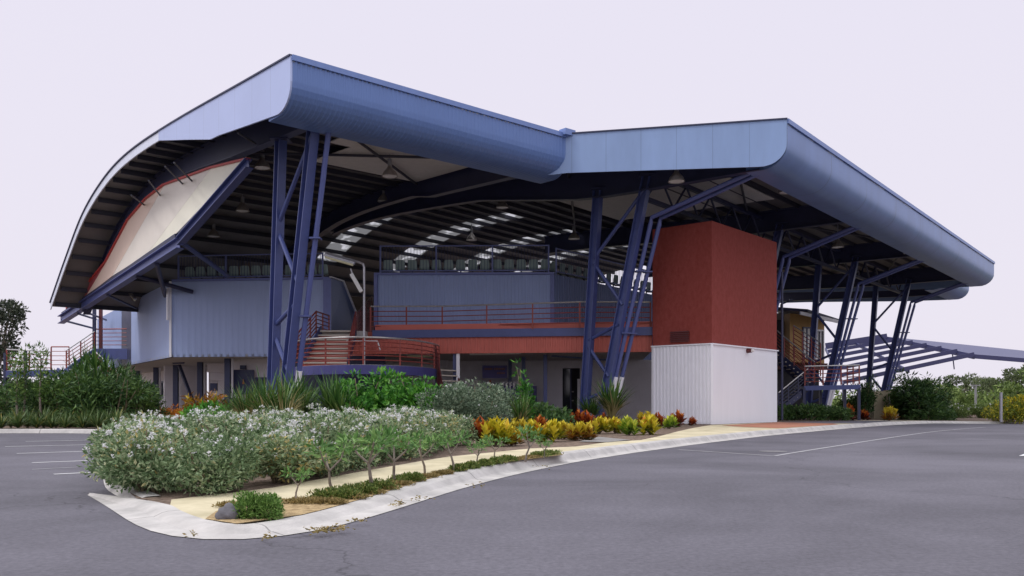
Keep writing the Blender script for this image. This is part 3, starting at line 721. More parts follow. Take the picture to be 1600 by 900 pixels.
mb = MB().tube([P(893.5, 612, 43.5), P(896.5, 612, 43.5)], .03).tube([P(893.5, 626, 43.5), P(896.5, 626, 43.5)], .03); mb.build('handle', M_hand, dr)
MB().beam(P(904, 655, 42.9), P(904, 592, 42.9), .12, .12).build('door_post', M_white, stand)
def window(a, b, z0, z1, par, mull=2, th=.06, glass=M_glass, fm=M_frame):
    d = (b-a).normalized(); L_ = (b-a).length; nn = V((d.y, -d.x, 0)); nn = nn if nn.y < 0 else -nn
    c = (a+b)/2+nn*.03; c.z = (z0+z1)/2; f = MB(); az = V((0, 0, 1))
    for zz in (z0, z1): f.obox(V((c.x, c.y, zz)), d*(L_/2+.05), nn*.05, az*.05)
    for k in range(mull+1):
        q = a.lerp(b, k/mull)+nn*.03; f.obox(V((q.x, q.y, c.z)), d*.045, nn*.048, az*((z1-z0)/2))
    w = f.build('window', fm, par); MB().obox(c-nn*.02, d*L_/2, nn*.012, az*(z1-z0)/2).build('pane', glass, w); return w
for a, b, z0, z1, m in [(229, 244, 1.35, 2.3, 2), (254, 275, 1.3, 2.35, 3), (284, 308, 1.3, 2.4, 3)]:
    window(gw(a, 0, .01), gw(b, 0, .01), z0, z1, g1w, m)
for a, b in [(239, 246), (268, 276), (281, 288)]: wallseg('door', gw(a, 0, .08), gw(b, 0, .08), PAD, 2.2, M_frame, .06)
MB().slab([gw(270, 1.0, .16), gw(274, 1.0, .16), gw(274, 1.9, .16), gw(270, 1.9, .16)], gn*.01).build('notice', M_paper, stand)
window(P(401, 600, 42.2), P(420, 600, 42.1), 1.2, 2.15, g2w, 2)
MB().box(P(381, 597, 42.2), .9, .06, 1.1).build('notice_board', M_orange, stand)
MB().box(P(381, 597, 42.14), 1.0, .03, 1.2).build('board_frame', M_frame, stand)
ob = MB().slab([P(378.5, 600, 42.03), P(382, 600, 42.03), P(381, 594, 42.03), P(379.7, 592, 42.03)], (0, .02, 0)).build('notice_emblem', M_letter, stand)
MB().box(P(334, 605, 43.5), .35, .12, .4).build('meter_box', M_frame, stand)
MB().box(P(380, 574, 42.3), .26, .2, .2).build('wall_lamp', M_frame, stand)
# round and square posts carrying the upper floor
for px, d, c in [(215, 58, 0), (244, 52.5, 0), (275, 49, 0), (313, 45.5, 0), (356, 41.6, 0)]:
    q = P(px, 600, d); MB().beam(V((q.x, q.y, PAD)), V((q.x, q.y, ZS)), .26, .26).build('post', M_frame, stand)
    MB().beam(V((q.x+.2, q.y+.05, PAD)), V((q.x+.2, q.y+.05, ZS)), .09, .09).build('rain_pipe', M_white, stand)
MB().beam(P(280, 571, 48.5), P(300, 624, 47), .16, .16).build('diagonal_post', M_frame, stand)
for px, d in [(711, 37.2), (852, 38.6), (818, 40.5), (797, 43.0)]:
    q = P(px, 600, d); MB().beam(V((q.x, q.y, PAD)), V((q.x, q.y, ZS+.02)), .17, .17).build('post', M_col, stand)
q = P(715, 600, 37.0); MB().beam(V((q.x+.02, q.y, PAD)), V((q.x+.02, q.y, ZS)), .14, .14).build('rain_pipe', M_white, stand)
# purple ticket booth and its sign
tb = P(800, 610, 42.3); booth = MB().box(V((tb.x, tb.y, .95)), 2.4, .9, 1.65).build('ticket_counter', M_purple, stand)
MB().box(P(773, 581, 41.9), 1.2, .08, .62).build('sign_board', M_purple, stand)
MB().box(P(724, 605, 42.2), 1.5, .3, .7).build('notice_panel', M_paper, stand)
MB().box(P(766, 604, 41.85), .1, .05, .6).build('notice_stripe', M_orange, stand)
mb = MB(); xq = 757.5
for k in range(13):           # the lettering is too small to read in the photograph: strokes at its size and place
    w = R.choice((1.4, 1.8, 2.2))
    if k in (5,): xq += 1.6; continue
    for j in range(2): mb.box(P(xq+j*w*.55, 576.5, 41.84), .022, .012, .085)
    mb.box(P(xq+w*.3, 576.5+R.choice((-1.1, 0, 1.1)), 41.84), .045, .012, .02); xq += w+.75
xq = 777
for k in range(5):
    for j in range(2): mb.box(P(xq+j*1.1, 583, 41.84), .022, .012, .08)
    mb.box(P(xq+.6, 583+R.choice((-1, 0, 1)), 41.84), .045, .012, .02); xq += 2.6
mb.build('sign_lettering', M_letter, stand)
mb = MB()
for k, xq in enumerate((786, 791, 797, 803, 809)):
    mb.box(P(xq, 602, 41.8), .05, .012, .34)
    if k: mb.box(P(xq+1.2, 597.5, 41.8), .1, .012, .045).box(P(xq+1.2, 602+(k % 2)*4.4, 41.8), .1, .012, .045)
mb.build('counter_lettering', M_hand, stand)
# high railings at the back of the terraces
def fence(a, b, z0, h, label, post_every=3.0, bars=.14, group=None):
    a, b = V((a.x, a.y, z0)), V((b.x, b.y, z0)); root = empty('terrace_fence', a, label, 'railing', group)
    L_ = (b-a).length; d = (b-a)/L_; n_ = max(1, round(L_/post_every))
    for k in range(n_+1): q = a+d*L_*k/n_; MB().beam(q, q+V((0, 0, h)), .07, .07).build('post', M_trimb, root)
    mb = MB(); mb.beam(a+V((0, 0, h-.03)), b+V((0, 0, h-.03)), .05, .05); mb.beam(a+V((0, 0, .12)), b+V((0, 0, .12)), .05, .05); mb.build('rail', M_trimb, root)
    mb = MB(); k = 1
    while k*bars < L_: q = a+d*k*bars; mb.beam(q+V((0, 0, .12)), q+V((0, 0, h-.03)), .018, .018); k += 1
    mb.build('bar_infill', M_frame, root); return root
FA = 'steel bar safety fences at the top of the seating'
fence(W0+V((.3, .15, 0)), W1+V((-.35, .15, 0)), ZW+.08, 1.15, 'dark steel bar fence on top of the left blue wall behind the tall blue trestle', 2.3, group=FA)
fence(Q0+V((.25, .15, 0)), Q1+V((-.25, .15, 0)), ZW2+.08, 1.28, 'dark steel bar fence on top of the middle blue wall above the long red railing', 2.75, group=FA)
fence(Q1+V((.1, .3, 0)), Q3+V((0, .2, 0)), ZW2+.05, 1.2, 'dark steel bar fence receding along the shaded blue wall towards the red tower', 3.5, group=FA)

# seats
def seat_mesh():
    mb = MB(); prof_ = [(.40, .02, .34), (.20, 0, .40), (0, .01, .43), (-.06, .06, .44), (-.10, .20, .43), (-.14, .40, .40), (-.15, .46, .34)]
    vv = []; m = 7
    for (y, z, w) in prof_:
        for i in range(m):
            t = i/(m-1)*2-1; vv.append((t*w/2, -y+.02, z+.05*t*t if z < .1 else z)); vv[-1] = (vv[-1][0], vv[-1][1]-(.05*t*t if z > .1 else 0), vv[-1][2])
    fs = [(a*m+i, a*m+i+1, (a+1)*m+i+1, (a+1)*m+i) for a in range(len(prof_)-1) for i in range(m-1)]
    mb.add(vv, fs); mb.add([(x, y+.025, z-.02) for x, y, z in vv], [f[::-1] for f in fs]); return mb
def make_seat():
    root = empty('stadium_seat', (0, 0, 0), '', 'seat')
    s = seat_mesh(); s.v = [(x, -y, z+.40) for x, y, z in s.v]
    s.build('seat_shell', M_seat, root, True)
    MB().beam((0, .05, 0), (0, .05, .41), .06, .05).beam((-.15, .05, .40), (.15, .05, .40), .05, .04).build('bracket', M_purlin, root); return root
seat0 = make_seat(); first = True
def seats(a, b, n_, z, yaw, label, group):
    global first
    for k in range(n_):
        q = V((a.x, a.y, 0)).lerp(V((b.x, b.y, 0)), (k+.5)/n_)
        o = seat0 if first else copy_tree(seat0); first = False
        o.location = (q.x, q.y, z); o.rotation_euler = (0, 0, yaw); tag(o, label, 'seat', group)
seats(W0+V((.5, .42, 0)), W1+V((-.1, .42, 0)), 13, ZW-.14, 0, 'grey green plastic seat in the top row above the left blue wall', 'left top row of stadium seats')
seats(Q0+V((.3, .42, 0)), Q1+V((-.1, .42, 0)), 14, ZW2-.14, 0, 'grey green plastic seat in the top row above the middle blue wall', 'middle top row of stadium seats')
yawR = math.atan2(awR.y, awR.x)-math.pi/2
seats(Q1+awR*.45+V((.1, .5, 0)), Q3+awR*.45, 34, ZW2-.14, yawR, 'grey green plastic seat in the top row above the shaded receding wall', 'right top row of stadium seats')

# railings
def railing(name, pts, h, label, group=None, nr=5, post_d=1.4, m=M_redrail, hm=M_hand, pw=.06, r=.022, cat='railing', post_step=0):
    pts = [V(p) for p in pts]; root = empty(name, pts[0], label, cat, group)
    for q in (pts[::post_step]+[pts[-1]] if post_step else []): MB().beam(q, q+V((0, 0, h-.02)), pw, pw*.8).build('post', m, root)
    for a, b in zip(pts, pts[1:]) if not post_step else ():
        L_ = (b-a).length; n_ = max(1, round(L_/post_d))
        for k in range(n_ if b is not pts[-1] else n_+1):
            q = a.lerp(b, k/n_); MB().beam(q, q+V((0, 0, h-.02)), pw, pw*.8).build('post', m, root)
    for k in range(1, nr): MB().tube([p+V((0, 0, h*k/nr)) for p in pts], r, 6).build('rail', m, root)
    MB().tube([p+V((0, 0, h)) for p in pts], .035, 8).build('handrail', hm, root); return root
railing('deck_railing', [V((D0.x-.1, D0.y-.05, ZD)), V((D0.x+3, D0.y-.10, ZD)), V((D1.x-3, D1.y-.06, ZD)), V((D1.x-.08, D1.y-.05, ZD))], 1.08, 'long red horizontal-bar railing with pale handrail along the upper deck front', nr=5, post_d=2.0)

# tube lights
def tube_light(name, a, b, label, m, group=None, w=.16):
    a, b = V(a), V(b); root = empty(name, (a+b)/2, label, 'light fitting', group); d = (b-a).normalized()
    MB().beam(a+V((0, 0, .05)), b+V((0, 0, .05)), w, .05).build('housing', M_hand, root)
    MB().tube([a+d*.04-V((0, 0, .015)), b-d*.04-V((0, 0, .015))], .055, 8).build('diffuser', m, root); return root
GL = 'fluorescent tube lights under the floors'
tube_light('tube_light', P(733, 552.5, 37.5), P(815, 551, 37.2), 'long white tube light fixed under the red deck fascia beside the white post', M_tubewhite, GL, .2)
tube_light('tube_light', P(636, 556, 38.2), P(676, 556, 38), 'yellowed tube light glimpsed through the curved red railing', M_tubecol, GL, .16)
tube_light('tube_light', P(231, 570.5, 52), P(242, 570, 50), 'short yellowed ceiling light under the left soffit near its outer edge', M_tubecol, GL, .3)
tube_light('tube_light', P(270, 567, 46), P(288, 566.2, 45.5), 'dark unlit tube light under the left soffit above the diagonal post', M_frame, GL)
tube_light('tube_light', P(362, 561.8, 42), P(376, 562, 42), 'pale tube light under the left soffit above the orange board', M_tubewhite, GL)
tube_light('tube_light', P(204, 460, 44), P(211, 469, 43.5), 'yellowed tube light high under the striped cladding beam', M_tubecol, GL)

# high bay lamps
def make_lamp():
    root = empty('high_bay_lamp', (0, 0, 0), '', 'lamp')
    prof_ = [(.07, .30), (.10, .22), (.16, .14), (.25, .04), (.30, -.08), (.31, -.12)]
    mb = MB(); n_ = 16; vv = [(r*math.cos(2*math.pi*k/n_), r*math.sin(2*math.pi*k/n_), z) for r, z in prof_ for k in range(n_)]
    fs = [(i*n_+k, i*n_+(k+1) % n_, (i+1)*n_+(k+1) % n_, (i+1)*n_+k) for i in range(len(prof_)-1) for k in range(n_)]
    mb.add(vv, fs); mb.build('lamp_shade', M_lamp, root, True)
    MB().tube([(0, 0, .28), (0, 0, .55)], .08, 10).build('ballast', M_grey, root)
    MB().add([(.28*math.cos(2*math.pi*k/12), .28*math.sin(2*math.pi*k/12), -.10) for k in range(12)], [list(range(12))]).build('lens', M_tubewhite, root)
    return root
lamp0 = make_lamp()
lamp_spots = [(410, 258, 33, 10.9, 'bell-shaped high bay lamp left of the tall left trestle'), (609, 271, 33, 10.7, 'bell-shaped high bay lamp hanging below the pale ceiling left of centre'),
                        (600, 311, 40, 10.95, 'bell-shaped high bay lamp hanging above the skylights, lower of a pair'), (379, 326, 40, 10.6, 'dim high bay lamp in the dark roof behind the striped cladding'),
                        (334, 366, 43, 9.9, 'lowest dim high bay lamp in the dark left roof'), (785, 321, 42, 10.9, 'bell-shaped high bay lamp under the middle of the long dark rafter'),
                        (1057, 279, 31.5, 10.45, 'bell-shaped high bay lamp right below the middle fascia'), (1228, 297, 37, 10.5, 'bell-shaped high bay lamp close under the right corner of the roof'),
                        (1420, 393, 50, 10.5, 'small high bay lamp under the right eave, farthest along'), (1309, 383, 45, 10.5, 'small high bay lamp right of the red tower under the lattice'),
                        (897, 370, 45, 10.9, 'small high bay lamp left of the right blue trestle'), (737, 372, 48, 10.9, 'small bell lamp in front of the striped skylights')]
lamps = [lamp0]+[copy_tree(lamp0) for _ in lamp_spots[1:]]
for o, (px, py, d, ztop, lab) in zip(lamps, lamp_spots):
    q = P(px, py, d); o.location = q; tag(o, lab, 'lamp', 'bell-shaped lamps under the roof')
    MB().tube([q+V((0, 0, .5)), V((q.x, q.y, max(ztop, q.z+.7)))], .025, 6).build('drop_rod', M_grey, o, origin=q)

# ================================================================== LIFT TOWER
T0 = P(1112, 663, 33.57); TL = P(1018, 661, 35.3); TR = P(1215, 658.7, 38.2)
for q in (T0, TL, TR): q.z = 0
TB = TL+TR-T0; tower = empty('lift_tower', (T0.x+1.5, T0.y+3.5, PAD), 'square red rendered tower on a white metal clad base beside the road', 'tower')
cc = (T0+TB)/2
def scl(q, k): return cc+(q-cc)*k
zb1, zt1 = 3.26, 8.05
poly = [scl(q, .985) for q in (T0, TR, TB, TL)]
MB().prism([(q.x, q.y) for q in poly], zb1-.3, zt1).build('shaft', M_redren, tower)
mb = MB(); mb.prism([(q.x, q.y) for q in [scl(q, .992) for q in (T0, TR, TB, TL)]], PAD-.02, zb1-.01)
base = mb.build('base', M_white, tower)
mb = MB(); corr(mb, (TL.x, TL.y), (T0.x, T0.y), PAD+.01, zb1-.04, .16, .05, ((0, 0), (.5, 0), (.62, 1), (.88, 1))); mb.build('ribbed_cladding', M_white, tower)
mb = MB()
for a, b in ((TL, T0), (T0, TR), (TR, TB)): mb.beam(V((a.x, a.y, zb1+.0)), V((b.x, b.y, zb1+.0)), .12, .05)
mb.beam(V((T0.x, T0.y, PAD)), V((T0.x, T0.y, zb1)), .09, .09); mb.build('capping', M_white, tower)
dl = (T0-TL).normalized(); nl = V((dl.y, -dl.x, 0)); c0 = TL.lerp(T0, .48); mb = MB()
for k in range(6): mb.obox(V((c0.x, c0.y, 3.42+.075*k))+nl*.0, dl*.42, nl*.035, V((0, 0, .022)))
mb.build('louvre', M_darkred, tower)
q = P(1169, 548, 35.9); nr_ = V(((TR-T0).y, -(TR-T0).x, 0)).normalized(); s_ = empty('alarm_lamp', q, 'small round red and white alarm lamp on the white tower wall', 'lamp')
MB().tube([q-nr_*.10, q+nr_*.16], [.1, .09], 12).build('housing', M_darkred, s_); MB().tube([q+nr_*.16, q+nr_*.22, q+nr_*.26], [.075, .065, .02], 12).build('lens', M_tubewhite, s_)
mb = MB(); q = P(1222, 540, 38.5); mb.tube([V((q.x, q.y, .2)), V((q.x, q.y, 6.8))], .05, 8); mb.build('rain_pipe', M_rafter, tower)

# ================================================================== CURVED PLATFORM, STAIRS
ZP = 2.38
arc = [(455, 34.6), (466, 33.5), (482, 32.7), (505, 32.1), (535, 31.7), (570, 31.6), (605, 32.0), (635, 32.8), (660, 34.0), (676, 35.2), (686, 36.6)]
ap = smooth(resample([V((P(a, 600, d).x, d, ZP)) for a, d in arc], .32), 3)
pf = empty('curved_platform', (ap[len(ap)//2].x, 34, PAD), 'curved landing with purple-blue edge beam standing on posts above the green shrubs', 'platform')
back = [P(690, 600, 37.3), P(450, 600, 37.0)]
MB().prism([(q.x, q.y) for q in ap]+[(q.x, q.y) for q in back], ZP-.12, ZP-.01).build('floor', M_soffit, pf)
mb = MB()
for a, b in zip(ap, ap[1:]):
    dd_ = (b-a)*.06; mb.beam(a-dd_-V((0, 0, .19)), b+dd_-V((0, 0, .19)), .1, .34)
mb.build('edge_beam', mat('purple_beam', (.058, .058, .215), .42, 0, .15, 2), pf)
for px, d in [(534, 32.2), (683, 36.2), (461, 34.5), (600, 36.5), (500, 36.5)]:
    q = P(px, 600, d); MB().beam(V((q.x, q.y, PAD)), V((q.x, q.y, ZP-.12)), .17, .17).build('post', M_col, pf)
railing('platform_railing', [q+V((0, .06, 0)) for q in ap], 1.0, 'curved red horizontal-bar railing with pale handrail round the landing', nr=6, post_d=1.5, post_step=5)
st = empty('landing_stair', P(560, 600, 35), 'broad pale-edged steps rising from the curved landing to the upper deck', 'stairs')
st.location.z = ZP
MB().beam(P(541, 533, 34.2), P(590, 533, 34.2), .07, .05).tube([P(590, 533, 34.2), P(594, 547, 34.2)], .03).build('ramp_handrail', M_hand, st)
for k in range(8):
    z = ZP+.21*(k+1)-.04; d = 33.5+.42*k; a, b = P(472+3.4*k, 600, d), P(542+1.6*k, 600, d)
    MB().prism([(a.x, a.y), (b.x, b.y), (b.x, b.y+.44), (a.x, a.y+.44)], z-.06, z).build('tread', M_step, st)
    if k < 7: MB().prism([(a.x+.03, a.y+.10), (b.x-.03, b.y+.10), (b.x-.03, b.y+.14), (a.x+.03, a.y+.14)], z-.21, z-.065).build('riser', M_redfas, st)
MB().beam(P(474, 563, 33.5), P(502, 515, 36.9), .08, .3).build('stringer', M_col, st)
MB().beam(P(544, 566, 33.5), P(556, 520, 36.9), .08, .3).build('stringer', M_frame, st)
tp = MB().prism([(P(497, 600, 36.9).x, 36.9), (P(570, 600, 36.9).x, 36.9), (P(584, 600, 37.5).x, 41.5), (P(520, 600, 39).x-.6, 41.5), (P(497, 600, 36.9).x, 39.3)], ZD-.3, ZD-.02).build('top_landing', M_soffit, st)
railing('stair_railing', [P(455, 573, 33.9), P(494, 523, 36.9), P(514, 528, 38.9)], 1.0, 'steep red railing rising left of the landing steps to the blue wall', nr=6, post_d=.9, hm=M_redrail)
railing('stair_railing', [P(545, 573, 33.5), P(556, 522, 36.9)], .95, 'dark red railing down the right side of the landing steps', nr=6, post_d=.9, hm=M_redrail)
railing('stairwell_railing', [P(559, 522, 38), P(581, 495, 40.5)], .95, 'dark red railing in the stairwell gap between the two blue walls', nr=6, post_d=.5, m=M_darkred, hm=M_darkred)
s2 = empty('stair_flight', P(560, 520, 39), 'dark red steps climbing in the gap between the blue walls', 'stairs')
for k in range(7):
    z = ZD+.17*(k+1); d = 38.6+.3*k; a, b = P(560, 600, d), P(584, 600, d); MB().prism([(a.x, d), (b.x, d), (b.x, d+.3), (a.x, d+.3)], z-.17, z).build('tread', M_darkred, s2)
s3 = empty('stair_flight', P(690, 640, 36), 'dark red stair dropping from the right end of the curved landing', 'stairs'); s3.location.z = PAD
A, B = P(681, 573, 36.2), P(694, 655, 35.0)
for off in (0, .95):
    MB().beam(A+V((off*.8, off*1.2, 0)), B+V((off*.8, off*1.2, 0)), .07, .3).build('stringer', M_darkred, s3)
for k in range(9):
    q = A.lerp(B, (k+.7)/9.6); MB().obox(q+V((.38, .56, .02)), V((.34, .52, 0)), V((.1, -.1, 0)), V((0, 0, .025))).build('tread', M_step, s3)
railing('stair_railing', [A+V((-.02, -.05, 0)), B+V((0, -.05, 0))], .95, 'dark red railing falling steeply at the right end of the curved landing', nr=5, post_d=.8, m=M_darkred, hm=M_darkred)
# light pole on the landing
lp = P(569, 572, 33.2); lpo = empty('lamp_post', (lp.x, lp.y, ZP), 'slim grey pole with bent arm and two tube lamps standing on the curved landing', 'lamp post')
MB().tube([V((lp.x, lp.y, ZP)), P(569, 418, 33.2), P(567.5, 412.5, 33.2), P(562, 410, 33.2), P(508, 394.5, 33.2)], .045, 8).build('pole', M_grey, lpo)
h = MB().beam(P(507, 398.5, 33.1), P(554, 411.5, 33.1), .2, .09).build('lamp_head', M_grey, lpo); MB().tube([P(508, 401, 33.05), P(552, 413.6, 33.05)], .06, 8).build('tube', M_tubecol, h)
h = MB().beam(P(549, 428, 33.1), P(565, 456, 33.1), .15, .14).build('lamp_head', M_tubewhite, lpo); MB().tube([P(548, 420, 33.2), P(551, 430, 33.2)], .03, 6).tube([P(563, 454, 33.1), P(569, 456, 33.2)], .03, 6).build('bracket', M_grey, h)

# ================================================================== LEFT BALCONY AND STAIRS
lb = empty('balcony_stair', (P(120, 600, 50).x, 50, PAD), 'blue steel balcony and dog-leg stair at the left end of the grandstand', 'stairs')
b0, b1 = P(146, 545, 50.5), P(206, 545, 49.5)
MB().prism([(b0.x, b0.y), (b1.x, b1.y), (b1.x-1.5, b1.y+6), (b0.x-1, b0.y+4)], ZD-.15, ZD-.02).build('floor', M_soffit, lb)
MB().beam(b0-V((0, 0, .3)), b1-V((0, 0, .3)), .12, .62).build('beam', M_col, lb)
for px in (147.5, 157.5):
    q = P(px, 545, 50.4); MB().beam(V((q.x, q.y, PAD)), V((q.x, q.y, 6.6)), .16, .16).build('post', M_darkred if px > 150 else M_rafter, lb)
l0, l1 = P(9, 580, 47.5), P(108, 578, 47.5)
MB().prism([(l0.x, l0.y), (l1.x, l1.y), (l1.x, l1.y+2.6), (l0.x, l0.y+2.6)], l1.z-.15, l1.z-.02).build('landing', M_soffit, lb)
MB().beam(l0-V((0, 0, .16)), l1-V((0, 0, .16)), .12, .36).build('beam', M_col, lb)
for px, d, zt in [(8, 47.5, 3.7), (75, 49.8, 2.6), (87, 49.8, 2.6), (40, 47.5, 3.8), (106, 47.6, 2.6)]:
    q = P(px, 580, d); MB().beam(V((q.x, q.y, PAD)), V((q.x, q.y, zt)), .13, .13).build('post', M_rafter, lb)
f0, f1 = P(104, 580, 48.2), P(148, 549, 50.2)
for off in (0, 1.3): MB().beam(f0+V((0, off, 0)), f1+V((0, off, 0)), .1, .34).build('stringer', M_col, lb)
for k in range(8):
    q = f0.lerp(f1, (k+.5)/8); MB().box(q+V((0, .65, .03)), .3, 1.3, .05).build('tread', M_step, lb)
h0, h1 = P(104, 580, 47.6), P(150, 618, 46.5)
for off in (-1.0, 0): MB().beam(h0+V((0, off, 0)), h1+V((0, off, 0)), .1, .34).build('stringer', M_col, lb)
for k in range(9):
    q = h0.lerp(h1, (k+.5)/9); MB().box(q+V((0, -.5, .03)), .3, 1.0, .05).build('tread', M_step, lb)
GR = 'red bar railings of the left balcony stair'
railing('balcony_railing', [b0+V((.1, .05, 0)), b1+V((0, .05, 0))], 1.15, 'red bar railing along the front of the left balcony', GR, post_d=2.0, hm=M_redrail)
railing('balcony_railing', [l0+V((.05, 0, .05)), l0+V((1.2, 2.4, .05))], 1.15, 'red and grey end railing of the low landing, leftmost in the picture', GR, post_d=1.2)
railing('balcony_railing', [P(80, 577, 50), P(108, 577, 50)], 1.3, 'thin red railing at the back of the low left landing', GR, post_d=.7, hm=M_redrail)
railing('balcony_railing', [f0+V((0, -.02, .1)), f1+V((0, -.02, .1))], 1.05, 'red railing beside the flight up to the left balcony', GR, post_d=1.0)
railing('balcony_railing', [P(150, 580, 46), P(186, 612, 45)], 1.0, 'pale-topped railing slanting down behind the left thicket', GR, post_d=.9)

# ================================================================== RIGHT STAIR
rs = empty('landing_stair', (P(1300, 600, 45).x, 45, 0), 'blue steel dog-leg stair with red bar railings right of the red tower', 'stairs')
r0, r1 = P(1256, 603, 45), P(1344, 601, 45)
MB().prism([(r0.x, r0.y), (r1.x, r1.y), (r1.x, r1.y+1.6), (r0.x, r0.y+1.6)], r0.z-.14, r0.z-.02).build('landing', M_soffit, rs)
MB().beam(r0-V((0, 0, .12)), r1-V((0, 0, .12)), .12, .24).build('beam', M_col, rs)
for px, d in [(1256, 45), (1342, 45), (1282, 46.6), (1320, 46.6)]:
    q = P(px, 600, d); MB().beam(V((q.x, q.y, zpad(q.x, q.y))), V((q.x, q.y, r0.z-.1)), .13, .13).build('post', M_rafter, rs)
u0, u1 = P(1272, 602, 46.4), P(1210, 549, 48)
for off in (0, 1.2): MB().beam(u0+V((0, off, 0)), u1+V((0, off, 0)), .1, .32).build('stringer', M_rafter, rs)
for k in range(10): q = u0.lerp(u1, (k+.5)/10); MB().box(q+V((0, .6, .06)), .3, 1.2, .05).build('tread', M_step, rs)
w0, w1 = P(1262, 606, 45.2), P(1216, 644, 44.5)
for off in (0, 1.0): MB().beam(w0+V((0, off, 0)), w1+V((0, off, 0)), .1, .3).build('stringer', M_rafter, rs)
for k in range(8): q = w0.lerp(w1, (k+.5)/8); MB().box(q+V((0, .5, .06)), .3, 1.0, .05).build('tread', M_step, rs)
GR2 = 'red bar railings of the right stair'
railing('stair_railing', [r0+V((.05, 0, .02)), r1+V((-.05, 0, .02)), r1+V((-.05, 1.6, .02))], 1.0, 'red bar railing with pale top around the right stair landing', GR2, nr=5, post_d=1.0)
railing('stair_railing', [u0+V((0, -.05, .1)), u1+V((0, -.05, .1))], 1.15, 'red bar railing up the higher flight of the right stair', GR2, nr=6, post_d=.8)
railing('stair_railing', [w0+V((0, -.05, .1)), w1+V((0, -.05, .1))], .9, 'dark railing along the lower flight beside the white tower base', GR2, nr=5, post_d=.8, m=M_rafter, hm=M_hand)
railing('stair_railing', [P(1240, 560, 50), P(1282, 588, 49)], 1.9, 'tall red bar railing in front of the timber cabin wall', GR2, nr=8, post_d=.7)

# ================================================================== CABIN behind the tower
cb = empty('cabin', (P(1255, 600, 58).x, 60, -.1), 'two-storey timber cabin with dark skillion roof behind the right stair', 'cabin')
ca, cb_ = P(1234, 560, 56), P(1288, 560, 58.5); cL = P(1205, 560, 58)
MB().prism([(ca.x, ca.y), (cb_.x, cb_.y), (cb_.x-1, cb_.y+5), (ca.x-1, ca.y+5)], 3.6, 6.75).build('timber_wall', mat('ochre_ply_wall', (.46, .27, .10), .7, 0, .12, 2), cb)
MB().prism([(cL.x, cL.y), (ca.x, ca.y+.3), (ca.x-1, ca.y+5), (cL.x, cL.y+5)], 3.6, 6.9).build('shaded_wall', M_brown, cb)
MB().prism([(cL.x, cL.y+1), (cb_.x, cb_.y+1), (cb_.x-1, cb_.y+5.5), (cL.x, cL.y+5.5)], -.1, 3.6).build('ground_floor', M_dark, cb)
MB().prism([(cL.x-.5, cL.y+.2), (cb_.x+.3, cb_.y+.2), (cb_.x, cb_.y+5.5), (cL.x, cL.y+5.5)], 3.2, 3.62).build('floor_band', M_darkred, cb)
rr_ = [P(1206, 483, 55), P(1262, 487, 54), P(1313, 503, 55.5), P(1300, 503, 62), P(1206, 487, 64)]
MB().slab(rr_, (0, 0, .16)).build('roof', M_rafter, cb)
MB().beam(P(1250, 489, 53.9), P(1312, 503, 55.4), .1, .2).build('gutter', M_white, cb)
window(P(1254, 560, 56.9), P(1266, 560, 57.4), 3.9, 5.9, cb, 2, glass=M_paper, fm=M_frame)
window(P(1270, 560, 57.6), P(1286, 560, 58.3), 3.9, 5.8, cb, 3, glass=M_glass, fm=M_white)
MB().box(P(1223, 525, 57), .9, .1, 2.1).build('door', M_dark, cb)
sf = empty('floodlight_arm', P(1232, 473, 54), 'short dark floodlight arm projecting above the cabin roof', 'floodlight')
MB().tube([P(1220, 476, 54), P(1236, 469, 54)], .05, 6).build('arm', M_rafter, sf); MB().box(P(1236, 469, 54), .2, .2, .12).build('lamp_head', M_rafter, sf)
MB().tube([P(1220, 476, 54), P(1220, 485, 55)], .04, 6).build('pole', M_rafter, sf)

# ================================================================== PURPLE OPEN-FRAME SHED
sh = empty('open_frame_shed', (P(1440, 640, 90).x, 90, -.4), 'purple steel shed frame with bare purlins, far off beyond the right columns', 'shed')
fA, fB, fC, fE = P(1386, 526, 96), P(1522, 553.5, 80), P(1318, 597, 80), P(1290, 541, 96)
M_shed = mat('purple_shed_steel', (.048, .05, .135), .5)
for k in range(7):
    t = k/6; a, b = fE.lerp(fC, t), fA.lerp(fB, t); MB().beam(a, b, .12, .38 if k else .7).build('purlin', M_shed, sh)
for t in (0, .5, 1): MB().beam(fE.lerp(fA, t)-V((0, 0, .3)), fC.lerp(fB, t)-V((0, 0, .3)), .15, .3).build('rafter', M_shed, sh)
fG, fH = P(1680, 566, 80), P(1680, 556, 96)
MB().slab([fA, fB, fG, fH], (0, 0, -.4)).build('roof_sheet', M_shed, sh)
for q in (fC, fB, fG, fA.lerp(fB, .5)): MB().beam(V((q.x, q.y, -.5)), q-V((0, 0, .3)), .2, .2).build('post', M_shed, sh) if q is fC or q is fG else None
MB().beam(P(1488, 551, 84), P(1491, 577, 84), .08, .08).build('hanger', M_shed, sh)

# street poles on the right
def pole(px, pytop, d, label, r=.06, arms=False):
    q = P(px, 640, d); g = zpad(q.x, q.y) if d < 70 else -.5; t = P(px, pytop, d); o = empty('lamp_post', (q.x, q.y, g), label, 'pole')
    MB().tube([V((q.x, q.y, g)), t], r, 8).build('pole', M_grey, o)
    if arms: MB().beam(t+V((-.5, 0, 0)), t+V((.5, 0, 0)), .25, .12).build('lamp_head', M_grey, o)
    return o
pole(1564, 613, 46, 'plain grey post at the kerb in front of yellow flowering shrubs', .075)
pole(1524.5, 602, 100, 'tall pale lamp post with short twin head among the far trees', .13, True)
pole(1586, 600, 120, 'thin far lamp post at the right edge beyond the shrubs', .09, True)
